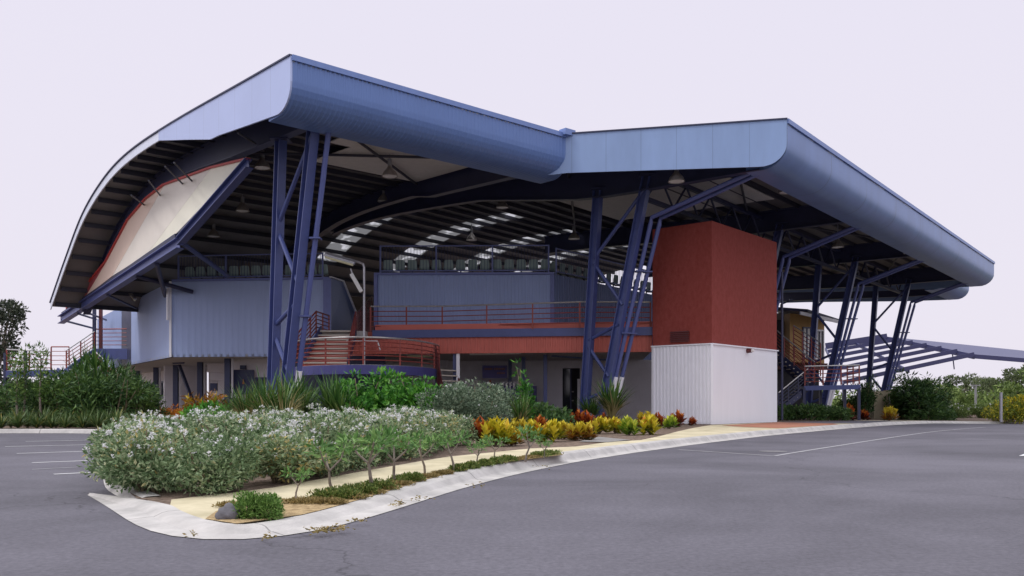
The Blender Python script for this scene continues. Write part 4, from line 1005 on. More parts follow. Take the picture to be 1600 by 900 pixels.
# sandstone pier with drinking fountain panel at the foot of the last visible trestle
q = G(1376, 655.6, PAD); pr_ = empty('stone_pier', q, 'sandstone pier with white notices at the foot of the far right trestle', 'pier')
MB().box(q+V((.0, .3, .95)), .95, .7, 1.9).build('block', M_timber, pr_); MB().box(q+V((.62, .25, .98)), .4, .55, 2.0).build('block', M_timber, pr_)
MB().box(q+V((.60, -.05, 1.3)), .13, .03, .5).build('notice', M_paper, pr_); MB().box(q+V((.78, -.05, 1.3)), .1, .03, .5).build('notice', M_paper, pr_)

# ================================================================== VEGETATION
L_hedge = leafmat('grey_green_leaves', [(0, (.055, .10, .04)), (.35, (.15, .23, .105)), (.7, (.30, .39, .215)), (.9, (.45, .48, .30)), (1, (.54, .43, .16))], .6, .2)
L_hedge2 = leafmat('dusky_green_leaves', [(0, (.045, .075, .045)), (.5, (.12, .18, .11)), (1, (.26, .32, .22))], .6, .2)
L_bright = leafmat('bright_green_leaves', [(0, (.02, .075, .015)), (.4, (.05, .19, .025)), (.8, (.11, .33, .04)), (1, (.20, .42, .07))], .42, .25)
L_dark = leafmat('dark_green_leaves', [(0, (.014, .04, .014)), (.5, (.045, .105, .03)), (1, (.14, .24, .065))], .5, .2)
L_mid = leafmat('mid_green_leaves', [(0, (.03, .07, .015)), (.5, (.10, .19, .04)), (1, (.25, .36, .09))], .5, .25)
L_far = leafmat('far_bush_leaves', [(0, (.06, .10, .03)), (.5, (.15, .22, .06)), (1, (.30, .38, .12))], .6, .25)
L_fargrey = leafmat('far_tree_leaves', [(0, (.05, .07, .035)), (.5, (.12, .15, .075)), (1, (.21, .25, .12))], .6, .2)
L_purple = leafmat('dark_tree_leaves', [(0, (.02, .03, .022)), (.5, (.045, .06, .04)), (1, (.10, .11, .07))], .6, .2)  # very dark grey-green leaf tones
L_strap = leafmat('strap_leaves', [(0, (.03, .06, .015)), (.5, (.085, .15, .045)), (.85, (.17, .23, .08)), (1, (.46, .32, .06))], .45, .2)
L_spike = leafmat('spiky_green_leaves', [(0, (.02, .055, .014)), (.5, (.055, .14, .03)), (1, (.16, .26, .06))], .42, .2)
L_straw = leafmat('straw_leaves', [(0, (.10, .10, .035)), (.5, (.24, .21, .085)), (1, (.42, .36, .19))], .6, .2)
L_crotY = leafmat('yellow_croton_leaves', [(0, (.06, .10, .01)), (.3, (.30, .30, .02)), (.65, (.62, .52, .03)), (.9, (.74, .62, .06)), (1, (.55, .14, .02))], .38, .15)
L_crotG = leafmat('lime_croton_leaves', [(0, (.05, .12, .015)), (.4, (.20, .34, .03)), (1, (.60, .62, .08))], .38, .15)
L_crotR = leafmat('red_croton_leaves', [(0, (.035, .02, .015)), (.4, (.20, .035, .015)), (.8, (.46, .09, .02)), (1, (.58, .22, .03))], .38, .15)
L_crotM = leafmat('mixed_croton_leaves', [(0, (.05, .06, .012)), (.35, (.28, .10, .02)), (.6, (.50, .36, .03)), (1, (.66, .56, .05))], .38, .15)
L_orange = leafmat('orange_flower_leaves', [(0, (.20, .09, .02)), (.5, (.62, .20, .02)), (1, (.75, .33, .05))], .5, .2)
L_cover = leafmat('groundcover_leaves', [(0, (.05, .08, .015)), (.5, (.13, .19, .04)), (.85, (.24, .30, .08)), (1, (.40, .32, .12))], .55, .2)
L_cover2 = leafmat('dry_cover_leaves', [(0, (.12, .09, .03)), (.5, (.28, .22, .08)), (1, (.46, .34, .16))], .7, .2)
L_sap = leafmat('sapling_leaves', [(0, (.05, .12, .03)), (.5, (.12, .26, .07)), (1, (.26, .42, .14))], .5, .25)
M_flower = leafmat('white_petals', [(0, (.74, .73, .74)), (1, (.86, .85, .86))], .6, .2)
L_yellowfl = leafmat('yellow_flower_leaves', [(0, (.10, .15, .03)), (.6, (.28, .32, .04)), (1, (.70, .55, .04))], .5, .2)

def rdir(r=R):
    while True:
        q = V((r.uniform(-1, 1), r.uniform(-1, 1), r.uniform(-1, 1)))
        if .05 < q.length < 1: return q.normalized()
def leaf(mb, p, d, ln, w, tone, up=None, bend=.15):
    """one pointed leaf starting at p along d, slightly folded along its midrib"""
    side = d.cross(rdir() if up is None else up)
    if side.length < 1e-3: side = d.orthogonal()
    side.normalize(); nn = side.cross(d)
    b = len(mb.v); m = p+d*ln*.45+nn*ln*bend; t = p+d*ln
    for q in (p, m+side*w/2, t, m-side*w/2): mb.v.append((q.x, q.y, q.z))
    mb.f.append([b, b+1, b+2, b+3]); mb.t.append(max(0, min(1, tone))); mb.m.append(0); mb.uv.append(None)
def cloud(mb, clumps, n, ln, w, tone=(.15, .95), shell=.45, upbias=.35):
    tot = sum(c[1].x*c[1].y*c[1].z for c in clumps)
    for c, r in clumps:
        k = max(6, int(n*(r.x*r.y*r.z)/tot)); ct = R.uniform(-.14, .14)
        for _ in range(k):
            q = rdir(); rr = shell+(1-shell)*R.random()**.5
            p = c+V((q.x*r.x, q.y*r.y, q.z*r.z))*rr
            if p.z < .02: p.z = R.uniform(.02, .12)
            d = (q*.8+rdir()*.9+V((0, 0, upbias))).normalized()
            s = R.uniform(.7, 1.3)
            leaf(mb, p, d, ln*s, w*s, R.uniform(*tone)+ct)
def twigs(mb, base_r, clumps, r0):
    for c, r in clumps:
        a = V((R.uniform(-base_r, base_r), R.uniform(-base_r, base_r), 0)); m = a.lerp(c, .5)+V((R.uniform(-.1, .1), R.uniform(-.1, .1), 0))*r.x
        mb.tube([a, m, c], [r0, r0*.75, r0*.35], 5, False)
def shrub(w, h, n, ln, lw, lm, nc=9, tone=(.1, .95), flowers=0, fl=.05, stem=M_stem, name='shrub', top=.0):
    """unit shrub at the origin: width w, height h"""
    root = empty(name, (0, 0, 0), '', 'shrub'); cl = []
    for _ in range(nc):
        a = R.uniform(0, 6.283); rr = w*.34*math.sqrt(R.random()); rz = h*R.uniform(.20, .34); rx = w*R.uniform(.17, .27)
        z = R.uniform(rz*.8, max(rz*.9, h-rz*1.05)); cl.append((V((rr*math.cos(a), rr*math.sin(a), z)), V((rx, rx, rz))))
    for _ in range(max(2, nc//4)):       # ragged top shoots
        a = R.uniform(0, 6.283); rr = w*.36*math.sqrt(R.random()); cl.append((V((rr*math.cos(a), rr*math.sin(a), h*R.uniform(.82, .97))), V((w*.10, w*.10, h*.13))))
    mb = MB(); cloud(mb, cl, n, ln, lw, tone); mb.build('foliage', lm, root)
    tw = MB(); twigs(tw, w*.12, cl, .012+.008*h); tw.build('stem', stem, root)
    if flowers:
        f = MB()
        for _ in range(flowers):
            c, r = R.choice(cl); q = rdir(); q.z = abs(q.z)*1.2+.1; q.normalize(); p = c+V((q.x*r.x, q.y*r.y, q.z*r.z))*1.03
            if p.z < h*.55 and R.random() < .8: continue
            for _ in range(R.randint(3, 8)):
                pp = p+rdir()*fl*.7
                for k in range(4):
                    d = (rdir()+V((0, 0, .7))).normalized(); leaf(f, pp, d, fl*R.uniform(.4, .75), fl*.5, R.random())
        f.build('flowers', M_flower, root)['kind'] = 'stuff'
    return root
def blades(mb, p, n, ln, w, droop=.6, spread=1.0, tone=(.1, .95), up=.9, seg=4):
    for _ in range(n):
        a = R.uniform(0, 6.283); e = R.uniform(.15, 1.0)*spread; d = V((math.cos(a)*e, math.sin(a)*e, up*R.uniform(.5, 1.1))).normalized()
        L_ = ln*R.uniform(.6, 1.1); side = V((-math.sin(a), math.cos(a), 0)); q = p.copy(); b = len(mb.v); tn = R.uniform(*tone); dd = d.copy()
        for i in range(seg+1):
            t = i/seg; ww = w*(.6+1.2*t if t < .35 else 1.02*(1-t)/.65+.02)/2
            mb.v.append(tuple(q+side*ww)); mb.v.append(tuple(q-side*ww))
            q = q+dd*L_/seg; dd = (dd+V((0, 0, -droop/seg*(.4+t)))).normalized()
            if q.z < .02: q.z = .02
        for i in range(seg):
            mb.f.append([b+2*i, b+2*i+1, b+2*i+3, b+2*i+2]); mb.t.append(max(0, min(1, tn+R.uniform(-.05, .05)))); mb.m.append(0); mb.uv.append(None)
def place(proto, spots, label, cat, group, used=[]):
    """spots: (pos, yaw, sx, sz)"""
    for (p, yaw, sx, sz) in spots:
        if proto.name in used: o = copy_tree(proto)
        else: o = proto; used.append(proto.name)
        o.location = p; o.rotation_euler = (0, 0, yaw); o.scale = (sx, sx, sz); tag(o, label, cat, group)
    return o

# --- white-flowered hedge along the footpath
hp = [shrub(1.35, .84, n_, l_, l_*.42, L_hedge, 14, t_, f_, .040, name='flowering_shrub') for n_, l_, t_, f_ in ((4200, .070, (.05, .98), 70), (4600, .062, (.0, .80), 48), (3800, .080, (.15, 1.0), 80), (4200, .066, (.05, .90), 62))]
GH = 'white-flowering shrubs massed in the hedge'
hedge_poly = [(-3.8, 9.05), (-3.15, 8.95), (-2.6, 9.9), (-2.3, 11.4), (-1.72, 14.3), (-1.28, 17.4), (-2.6, 19), (-4.7, 16.6), (-5.75, 13.6)]
def inside(x, y, poly):
    c = False
    for (x0, y0), (x1, y1) in zip(poly, poly[1:]+poly[:1]):
        if (y0 > y) != (y1 > y) and x < (x1-x0)*(y-y0)/(y1-y0)+x0: c = not c
    return c
hs = []
n0 = len(hedge_poly)
for (x0, y0), (x1, y1) in zip(hedge_poly, hedge_poly[1:]+hedge_poly[:1]):     # the outline first, then the middle
    L_ = math.hypot(x1-x0, y1-y0); m = max(1, round(L_/.82))
    for k in range(m): hs.append((lerp(x0, x1, k/m), lerp(y0, y1, k/m)))
for j in range(14):
    for i in range(8):
        x, y = -6+.85*i+.4*(j % 2)+R.uniform(-.12, .12), 9.6+.8*j+R.uniform(-.12, .12)
        if inside(x, y, hedge_poly) and all(math.hypot(x-a, y-b) > .62 for a, b in hs): hs.append((x, y))
spots = [[], [], [], []]
for k, (x, y) in enumerate(hs):
    spots[k % 4].append((V((x, y, ph(y)-.01)), R.uniform(0, 6.28), R.uniform(.84, 1.02), R.uniform(.68, .84)+.011*(y-9)))
for i in range(4):
    place(hp[i], spots[i], 'grey-green shrub with white flowers massed in the long hedge beside the yellow footpath', 'shrub', GH)
# a few taller sparse shoots make the top of the hedge uneven
hq = [shrub(1.5, 1.25, 3000, .08, .036, L_hedge2, 10, (.1, 1), 8, .042, name='shrub') for _ in range(2)]
GD = 'dusky shrubs behind the right end of the hedge'
place(hq[0], [(P(735, 600, 21), .3, 1.2, 1.12), (P(700, 600, 20), 2.0, 1.0, 1.05)], 'dusky grey-green shrub behind the right end of the white-flowering hedge', 'shrub', GD)
place(hq[1], [(P(775, 600, 23), 1.3, 1.15, 1.1), (P(760, 600, 20.5), 4.0, .9, .8)], 'dusky grey-green shrub behind the right end of the white-flowering hedge', 'shrub', GD)
for o in [x for x in COL.objects if x.parent is None and x.name.startswith('shrub')]: o.location.z = PAD
# --- bright green broadleaf shrubs
br = [shrub(1.9, 1.62, 2300, .15, .085, L_bright, 11, (.1, 1), name='broadleaf_shrub') for _ in range(2)]
GB = 'bright green broadleaf shrubs under the curved landing'
sp_ = [(P(566, 600, 22.6), .0, 1.05, 1.0), (P(622, 600, 23.5), 1.1, 1.05, 1.02), (P(660, 600, 23.2), 2.2, .95, .92), (P(690, 600, 24.5), 3, .8, .8)]
for s_ in sp_: s_[0].z = PAD
place(br[0], sp_[::2], 'bright green broad-leaved shrub in front of the curved purple landing beam', 'shrub', GB)
place(br[1], sp_[1::2], 'bright green broad-leaved shrub in front of the curved purple landing beam', 'shrub', GB)

# --- spiky clumps
def spiky(name, ln, n, lm, w=.05, droop=.7, trunk=.0, straw=0, heads=1, spread=1.0, tr=.05, bark=None):
    root = empty(name, (0, 0, 0), '', 'plant'); mb = MB(); tk = MB(); sw = MB()
    for h in range(heads):
        a = R.uniform(0, 6.28); o = V((math.cos(a), math.sin(a), 0))*(.25*ln*(heads > 1)); zt = trunk*R.uniform(.7, 1.1)
        p = o+V((0, 0, .03+zt)); blades(mb, p, n//heads, ln, w, droop, spread)
        if straw: blades(sw, p-V((0, 0, min(.1, zt*.2))), straw//heads, ln*.95, w*.8, droop*1.2, 1.1)
        tk.tube([o*.3, o*.7+V((0, 0, zt*.5)), p], [tr, tr*.9, tr*.8], 6)
    mb.build('leaves', lm, root)
    if straw: sw.build('dry_leaves', L_straw, root)
    tk.build('stem', bark or M_bark, root); return root
def put(root, px, d, label, cat='plant', group=None, s=1, sz=None, yaw=None):
    q = P(px, 640, d); q.z = zpad(q.x, q.y) if d < 75 else -.5
    root.location = q; root.scale = (s, s, sz or s); root.rotation_euler = (0, 0, R.uniform(0, 6.28) if yaw is None else yaw); tag(root, label, cat, group); return root
sk1 = spiky('spiky_plant', .95, 150, L_spike, .055, .75, .45, 0, 2)
sk2 = spiky('spiky_plant', .95, 130, L_spike, .05, .7, .4, 46, 2)
sk3 = spiky('grass_clump', .8, 34, L_straw, .02, .6, .05, 70, 1, .6)
for i, (pr, px, d, lab, s) in enumerate([(sk1, 513, 22, 'deep green spiky plant left of the bright broadleaf shrubs', 1.0), (sk1, 455, 22.5, 'deep green spiky plant at the foot of the tall left trestle', 1.05), (sk1, 487, 24, 'small green spiky plant between two larger ones under the landing', .85),
        (sk2, 432, 21, 'half-dry spiky plant with straw-coloured leaves in front of the left trestle', 1.05), (sk2, 400, 21.5, 'straw-edged spiky plant in front of the orange notice board', .92), (sk3, 445, 20, 'feathery straw-coloured grass left of the green spikes', 1.2),
        (sk3, 388, 21, 'pale feathery grass clump below the orange notice board', .95), (sk3, 545, 21, 'thin straw grass beside the bright broadleaf shrubs', .9), (sk1, 374, 22.5, 'low green spiky plant right of the red-leaved cordylines', .78)]):
    o = pr if not pr.get('label') else copy_tree(pr)
    put(o, px, d, lab, 'plant', 'spiky plants in the bed behind the hedge', s*1.12, s*1.30)
o = copy_tree(sk2); put(o, 964, 30.5, 'large spiky plant with straw-coloured blades at the foot of the right trestle', 'plant', None, 1.35, 1.5)
o = copy_tree(sk3); put(o, 955, 30, 'feathery straw grass leaning left at the foot of the right trestle', 'plant', None, 1.3, 1.5)
o = copy_tree(sk2); put(o, 820, 21.5, 'withered straw-coloured spiky plant on a thin stem among the crotons', 'plant', None, .6, 1.0)
o = copy_tree(sk1); put(o, 925, 33, 'dark green spiky plant beside the dark entry door', 'plant', None, .9)
tf = shrub(.55, 1.9, 420, .16, .06, L_bright, 7, (.1, .8), name='slender_shrub'); put(tf, 818, 24.5, 'slender upright green shrub in front of the blue deck post', 'shrub')
tf2 = shrub(1.5, .75, 900, .14, .08, L_dark, 7, (.2, 1), name='low_shrub'); put(tf2, 858, 27, 'low dark green shrub at the foot of the grey wall by the entry', 'shrub'); o = copy_tree(tf2); put(o, 830, 25, 'low dark green shrub left of the slim blue post behind the crotons', 'shrub', None, .9, 1.2)
# --- beds by the left ground floor
of = shrub(1.2, .55, 900, .09, .05, L_orange, 7, (.1, 1), name='orange_shrub')
put(of, 272, 34, 'orange-flowering low shrub in front of the left ground floor doors', 'shrub', 'orange shrubs by the left wall', 1.1, 1.25); o = copy_tree(of); put(o, 296, 33, 'orange-flowering low shrub right of the diagonal post', 'shrub', 'orange shrubs by the left wall', 1.0, 1.2); o = copy_tree(of); put(o, 249, 35, 'small orange-flowering shrub at the left end of the orange row', 'shrub', 'orange shrubs by the left wall', .7, 1.15)
cd = shrub(.9, 1.0, 700, .22, .06, L_crotM, 7, (0, .6), name='cordyline'); put(cd, 340, 25.5, 'dark red and green cordyline in front of the pale wall corner', 'shrub', 'cordylines behind the hedge', 1, 1.1); o = copy_tree(cd); put(o, 309, 27, 'red-tipped cordyline below the left window row', 'shrub', 'cordylines behind the hedge', 1, 1.05)
lg = shrub(1.3, .9, 800, .16, .07, L_bright, 8, (.3, 1), name='leafy_shrub'); put(lg, 322, 25, 'lime green leafy shrub between the two red cordylines', 'shrub', None, 1, 1.0); o = copy_tree(lg); put(o, 355, 24, 'green leafy shrub right of the dark red cordyline', 'shrub', None, .8, .9)

# --- left thicket
th = [shrub(2.2, 2.0, 1500, .26, .05, L_dark, 12, (.1, .95), name='thicket_shrub'), shrub(2.0, 1.8, 1400, .22, .055, L_mid, 10, (.0, .8), name='thicket_shrub')]
GT = 'dense shrubs in the left thicket'
for i, (px, d, s, sz, lab) in enumerate([(70, 31, 1.0, .8, 'dark leafy shrub'), (105, 30.8, 1.1, .9, 'dark leafy shrub'), (130, 30.6, 1.1, .85, 'dark leafy shrub'), (155, 30.9, 1.1, .9, 'dark leafy shrub'), (180, 30.6, 1.1, .86, 'dark leafy shrub'), (205, 31.5, .9, .8, 'dark leafy shrub'), (20, 33, 1.1, .75, 'dark leafy shrub'), (45, 35, 1.1, .7, 'dark leafy shrub'), (222, 33, .8, .72, 'dark leafy shrub'), (110, 37, 1.3, 1.1, 'x'), (160, 37, 1.2, 1.2, 'x'), (0, 36, 1.2, .7, 'x')]):
    pr = th[i % 2]; o = pr if not pr.get('label') else copy_tree(pr)
    put(o, px, d, 'dark leafy shrub crowded in the thicket in front of the left balcony stair', 'shrub', GT, s, sz*1.15)
M_cane = mat('green_cane_stem', (.07, .085, .03), .7, 0, .3, 6)
cane = spiky('cane_plant', .85, 84, L_spike, .05, .8, 1.7, 0, 4, 1.0, .022, M_cane)
for i, (px, d, s, sz) in enumerate([(118, 32.6, 1.0, .95), (140, 32, 1.1, 1.15), (155, 33.5, 1.0, 1.2), (176, 32.6, 1.1, 1.08), (97, 33, .9, .86), (190, 33.2, 1.0, 1.0), (213, 33, .9, .8), (128, 34, 1, 1.25)]):
    o = cane if not cane.get('label') else copy_tree(cane)
    put(o, px, d, 'tall cane plant with tufts of narrow leaves rising from the left thicket', 'plant', 'cane plants in the left thicket', s, sz)
def frangi(hgt, lm=L_sap, n=38):
    root = empty('sapling', (0, 0, 0), '', 'sapling'); tk = MB(); lf_ = MB(); t = V((R.uniform(-.1, .1), R.uniform(-.1, .1), hgt*.45))*1
    tk.tube([(0, 0, 0), t*.5+V((.02, 0, 0)), t], [.035*hgt, .03*hgt, .024*hgt], 6)
    for k in range(3):
        a = k*2.1+R.uniform(-.5, .5); m = t+V((math.cos(a)*.22*hgt, math.sin(a)*.22*hgt, hgt*R.uniform(.16, .28))); e_ = m+V((math.cos(a)*.08*hgt, math.sin(a)*.08*hgt, hgt*R.uniform(.12, .26)))
        tk.tube([t, m, e_], [.022*hgt, .018*hgt, .014*hgt], 5)
        cl = [(e_, V((.2, .2, .12))*hgt), (m+V((0, 0, .05)), V((.13, .13, .08))*hgt)]; cloud(lf_, cl, n, .105, .032, (.1, 1), .2, .5)
    lf_.build('leaves', lm, root); tk.build('trunk', M_bark, root); return root
def leafy_column():
    root = empty('slender_tree', (0, 0, 0), '', 'tree'); mb = MB(); tk = MB()
    tk.tube([(0, 0, 0), (.05, .02, 1.2), (.0, .0, 2.6)], [.055, .045, .02], 6)
    cl = [(V((R.uniform(-.12, .12), R.uniform(-.12, .12), z)), V((.24, .24, .26))) for z in (1.25, 1.5, 1.8, 2.1, 2.35, 2.6, 2.85)]
    cloud(mb, cl, 420, .2, .05, (.1, .95), .2, .6); mb.build('crown', L_mid, root); tk.build('trunk', M_bark, root); return root
tall = leafy_column()
for px, d, sz in [(28, 30.0, .82), (37, 30.3, .92), (64, 30.0, .92)]:
    o = tall if not tall.get('label') else copy_tree(tall)
    put(o, px, d, {28: 'slender bare-stemmed young tree, leftmost of the three in front of the low left landing', 37: 'slender bare-stemmed young tree, middle one in front of the low left landing', 64: 'slender bare-stemmed young tree, rightmost of the three in front of the low left landing'}[px], 'tree', 'slender young trees by the left kerb', .8, sz)
# strappy edging
stp = [spiky('strappy_plant', .62, 110, L_strap, .035, 1.1, 0, 0, 1, 1.2) for _ in range(2)]
xs_ = [-12.9-.52*i for i in range(15)]
for i, x in enumerate(xs_):
    for row in range(2):
        o = stp[(i+row) % 2]; o = o if not o.get('label') else copy_tree(o)
        o.location = (x+.3*row+R.uniform(-.1, .1), 28.05+.75*row+R.uniform(-.1, .1), PAD-.01); o.rotation_euler = (0, 0, R.uniform(0, 6.28)); s_ = R.uniform(.9, 1.2); o.scale = (s_, s_, s_*(1+.2*row))
        tag(o, 'green strappy plant in the edging row along the left car park kerb', 'plant', 'strappy edging plants along the left kerb')

# --- crotons
def croton(lm, hgt=.62, n=210, tone=(0, 1)):
    root = empty('croton', (0, 0, 0), '', 'croton'); mb = MB(); tk = MB()
    for k in range(8):
        a = k*2.4+R.uniform(-.3, .3); rr = .06+.15*(k/7); e_ = V((math.cos(a)*rr, math.sin(a)*rr, hgt*R.uniform(.42, .66)*(1-.25*k/7))); tk.tube([(0, 0, 0), e_*.5, e_], [.016, .012, .008], 5); ct = R.uniform(-.12, .12)
        for j in range(n//8):
            aa = R.uniform(0, 6.28); t = R.random(); d = V((math.cos(aa)*(1.1-.6*t), math.sin(aa)*(1.1-.6*t), .25+1.0*t)).normalized()
            leaf(mb, e_+V((0, 0, (t-1)*hgt*.42)), d, hgt*R.uniform(.24, .40), hgt*.135, lerp(tone[0], tone[1], max(0, min(1, .75*t+R.uniform(-.1, .35))))+ct, V((0, 0, 1)), .14)
    mb.build('leaves', lm, root); tk.build('stem', M_stem, root); return root
ck_ = {'Y': croton(L_crotY), 'R': croton(L_crotR), 'G': croton(L_crotG), 'M': croton(L_crotM)}
CN = {'Y': 'yellow', 'R': 'red', 'G': 'lime green', 'M': 'yellow and red'}
crots = [('R', 752, 694, 1.0, 'tall {} croton touching the right end of the hedge'), ('Y', 774, 697, 1.12, 'large bright {} croton beside the red one at the hedge end'), ('M', 800, 696, .75, '{} croton behind the round sapling'), ('M', 812, 684, .95, '{} croton left of the withered spiky plant'),
         ('R', 842, 680, .95, '{} croton at the back of the row under the grey wall'), ('Y', 832, 690, .95, '{} croton just right of the withered spiky plant'), ('Y', 864, 690, .95, '{} croton in the middle of the row'), ('M', 882, 686, .85, '{} croton in the middle of the row, left of the entry door'),
         ('M', 898, 688, .8, '{} croton below the dark entry door'), ('M', 916, 688, .85, '{} croton nearest the pale paving slab'), ('R', 900, 668, 1.1, '{} croton against the dark entry door'), ('R', 918, 670, 1.05, '{} croton left of the right trestle'),
         ('R', 946, 667, .9, '{} croton under the straw-coloured blades'), ('Y', 937, 678, .95, 'bright {} croton right of the entry bed'), ('Y', 961, 677, .9, 'bright {} croton below the large spiky plant'), ('G', 983, 680, .9, '{} croton alone on the mulch'),
         ('Y', 1016, 679, 1.05, '{} and green croton at the front before the ribbed white wall'), ('M', 1005, 668, 1.1, '{} croton behind the front one at the ribbed white wall'), ('R', 1030, 667, .9, '{} croton against the left half of the ribbed white wall'), ('R', 1056, 667, 1.05, '{} croton against the middle of the ribbed white wall'), ('G', 1046, 670, .8, 'small {} croton between two red ones at the ribbed white wall'),
         ('R', 1082, 664.5, .6, 'single small {} croton near the white tower corner')]
for ty, px, py, s, lab in crots:
    o = ck_[ty]; o = o if not o.get('label') else copy_tree(o); q = G(px, py, PAD); o.location = q; s *= 1.02; o.scale = (s*1.08, s*1.08, s); o.rotation_euler = (0, 0, R.uniform(0, 6.28))
    tag(o, lab.format(CN[ty]), 'croton', 'colourful crotons in the bed')
o = copy_tree(ck_['M']); o.location = G(1389, 657.4, PAD); o.scale = (1.5, 1.5, 1.5); tag(o, 'orange-leaved croton at the foot of the sandstone pier', 'croton')
o = copy_tree(ck_['R']); q = P(1326, 650, 47); o.location = (q.x, q.y, zpad(q.x, q.y)); o.scale = (1.5, 1.5, 1.7); tag(o, 'vivid red croton in front of the right stair landing', 'croton')
o = copy_tree(ck_['R']); q = P(1350, 650, 49); o.location = (q.x, q.y, zpad(q.x, q.y)); o.scale = (1.3, 1.3, 1.1); tag(o, 'low dull red croton left of the sandstone pier', 'croton')

# --- saplings on the verge
sp2 = [frangi(.62) for _ in range(5)]
for i, (px, py, h, lab) in enumerate([(462, 781, 48, 'low pale sapling nearest the green mound'), (521, 772, 82, 'leaning sapling second from the green mound'), (582, 765, 92, 'bare-stemmed sapling with a forked trunk on the verge'), (616, 756, 80, 'multi-stemmed sapling in the middle of the verge'),
                               (664, 742, 62, 'thin sapling in front of the hedge left of the largest one'), (709, 738, 62, 'full-crowned sapling in front of the right end of the hedge'), (744, 730, 40, 'short bushy sapling right of the full-crowned one'),
                               (772, 722, 40, 'spindly sapling in front of the bright yellow croton'), (821, 722, 52, 'round-topped sapling in front of the crotons'), (850, 716, 28, 'smallest sapling near the right end of the verge')]):
    o = sp2[i % 5]; o = o if not o.get('label') else copy_tree(o); q = G(px, py, PAD); o.location = q; s = h*q.y/F/.62; o.scale = (s, s, s); o.rotation_euler = (0, 0, R.uniform(0, 6.28))
    tag(o, lab, 'sapling', 'saplings on the verge')
# ground cover: one mat of runners, plus the rounded mound and boulder
mb = MB(); mb2 = MB()
for i in range(1500):
    t = R.random()**1.0; a = vi[0].lerp(vi[-1], 0); k = t*(len(vi)-1); i0 = int(k); i0 = min(i0, len(vi)-2); a = vi[i0].lerp(vi[i0+1], k-i0)
    # nearest kerb point
    kb = min(kback, key=lambda q: (q-a).length); w = R.uniform(.12, .97); c = a.lerp(kb, w); dens = .5+.5*math.sin(c.y*2.3)+.4*math.sin(c.y*5.1+1)
    if CX+F*c.x/c.y < 352: continue
    tgt = mb if dens > .35 and w < .85 else mb2
    if tgt is mb2 and R.random() < .35: continue
    r = R.uniform(.035, .10); c = V((c.x, c.y, ph(c.y)+.015))
    hh = r*(.75 if tgt is mb else .22)
    for _ in range(26 if tgt is mb else 14):
        q = rdir(); q.z = abs(q.z); p = c+V((q.x*r, q.y*r, q.z*hh)); leaf(tgt, p, (q+rdir()*.8+V((0, 0, .2))).normalized(), .034, .014, R.random())
for px, py, n_ in [(505, 832, 60), (528, 828, 40), (622, 790, 26), (655, 781, 18), (745, 760, 14), (300, 838, 12), (420, 842, 14), (560, 816, 20), (850, 731, 10)]:
    for _ in range(n_):
        q = G(px+R.gauss(0, 9), py+R.gauss(0, 1.6), .03); leaf(mb2, q+V((0, 0, R.uniform(.0, .03))), (V((R.uniform(-1, 1), R.uniform(-1, 1), R.uniform(0, .25)))).normalized(), .04, .016, R.random())
tag(mb.build('ground_cover', L_cover), 'low green creeping ground cover along the verge', 'ground cover', kind='stuff')
tag(mb2.build('leaf_litter', L_cover2), 'dry brown runners and litter between kerb and footpath', 'leaf litter', kind='stuff')
md = empty('creeping_mound', G(396, 812, PAD), 'rounded green creeping mound at the near end of the verge', 'plant'); q0 = md.location.copy()
mb = MB(); cl = [(q0+V((R.uniform(-.15, .15), R.uniform(-.04, .20), .06)), V((.095, .095, R.uniform(.08, .16)))) for _ in range(15)]
cloud(mb, cl, 4600, .03, .012, (.1, .95), .6, .3); mb.build('leaves', leafmat('mound_leaves', [(0, (.05, .11, .02)), (.5, (.13, .25, .05)), (1, (.27, .40, .11))]), md)
tw = MB(); [tw.tube([q0, c], [.012, .006], 5) for c, r in cl]; tw.build('stem', M_stem, md)
bm = bmesh.new(); bmesh.ops.create_icosphere(bm, subdivisions=3, radius=1)
for v in bm.verts:
    n_ = v.co.normalized(); k = 1+.18*math.sin(n_.x*3+1)*math.cos(n_.y*4)+.08*math.sin(n_.z*9+n_.x*7); v.co = V((n_.x*.10*k, n_.y*.10*k, n_.z*.09*k))
me = bpy.data.meshes.new('boulder'); bm.to_mesh(me); bm.free(); me.materials.append(M_rock); o = bpy.data.objects.new('boulder', me); COL.objects.link(o); o.location = G(356, 812, PAD)+V((0, .03, .03)); tag(o, 'grey boulder half hidden by the green creeping mound', 'boulder')
for p in me.polygons: p.use_smooth = True

# --- right side vegetation
rb = [shrub(2.6, 2.7, 2600, .30, .07, L_dark, 16, (.05, .8), name='tall_shrub'), shrub(2.4, 2.4, 2200, .28, .07, L_mid, 14, (.0, .5), name='tall_shrub')]
for i, (px, d, s, sz, lab) in enumerate([(1438, 55, 1.35, 1.08, 'largest dark green bushy shrub right of the far trestle'), (1412, 57, 1.0, .95, 'dark shrub close behind the far right trestle'), (1462, 57, .9, .8, 'dark shrub at the right edge of the big clump'), (1425, 58, 1.2, 1.15, 'tall dark shrub at the back of the big clump'),
                                 (1350, 56, .7, .95, 'dark shrub under the right end of the stair landing'), (1330, 58, .9, .7, 'dark shrub behind the posts of the right stair')]):
    o = rb[i % 2]; o = o if not o.get('label') else copy_tree(o); put(o, px, d, lab, 'shrub', 'dark shrubs beyond the right trestles', s, sz)
lowg = shrub(1.6, .75, 800, .16, .07, L_dark, 8, (.3, 1), name='low_shrub')
for i, (px, d) in enumerate([(1224, 44), (1246, 44.3), (1266, 44), (1288, 44.4), (1308, 44.2)]):
    o = lowg if not lowg.get('label') else copy_tree(lowg); put(o, px, d, 'low dark green shrub in the row under the right stair landing', 'shrub', 'low shrubs under the right stair', 1.0, R.uniform(.85, 1.1))
yf = shrub(2.6, 1.6, 1500, .2, .09, L_yellowfl, 10, (.0, 1), name='yellow_shrub')
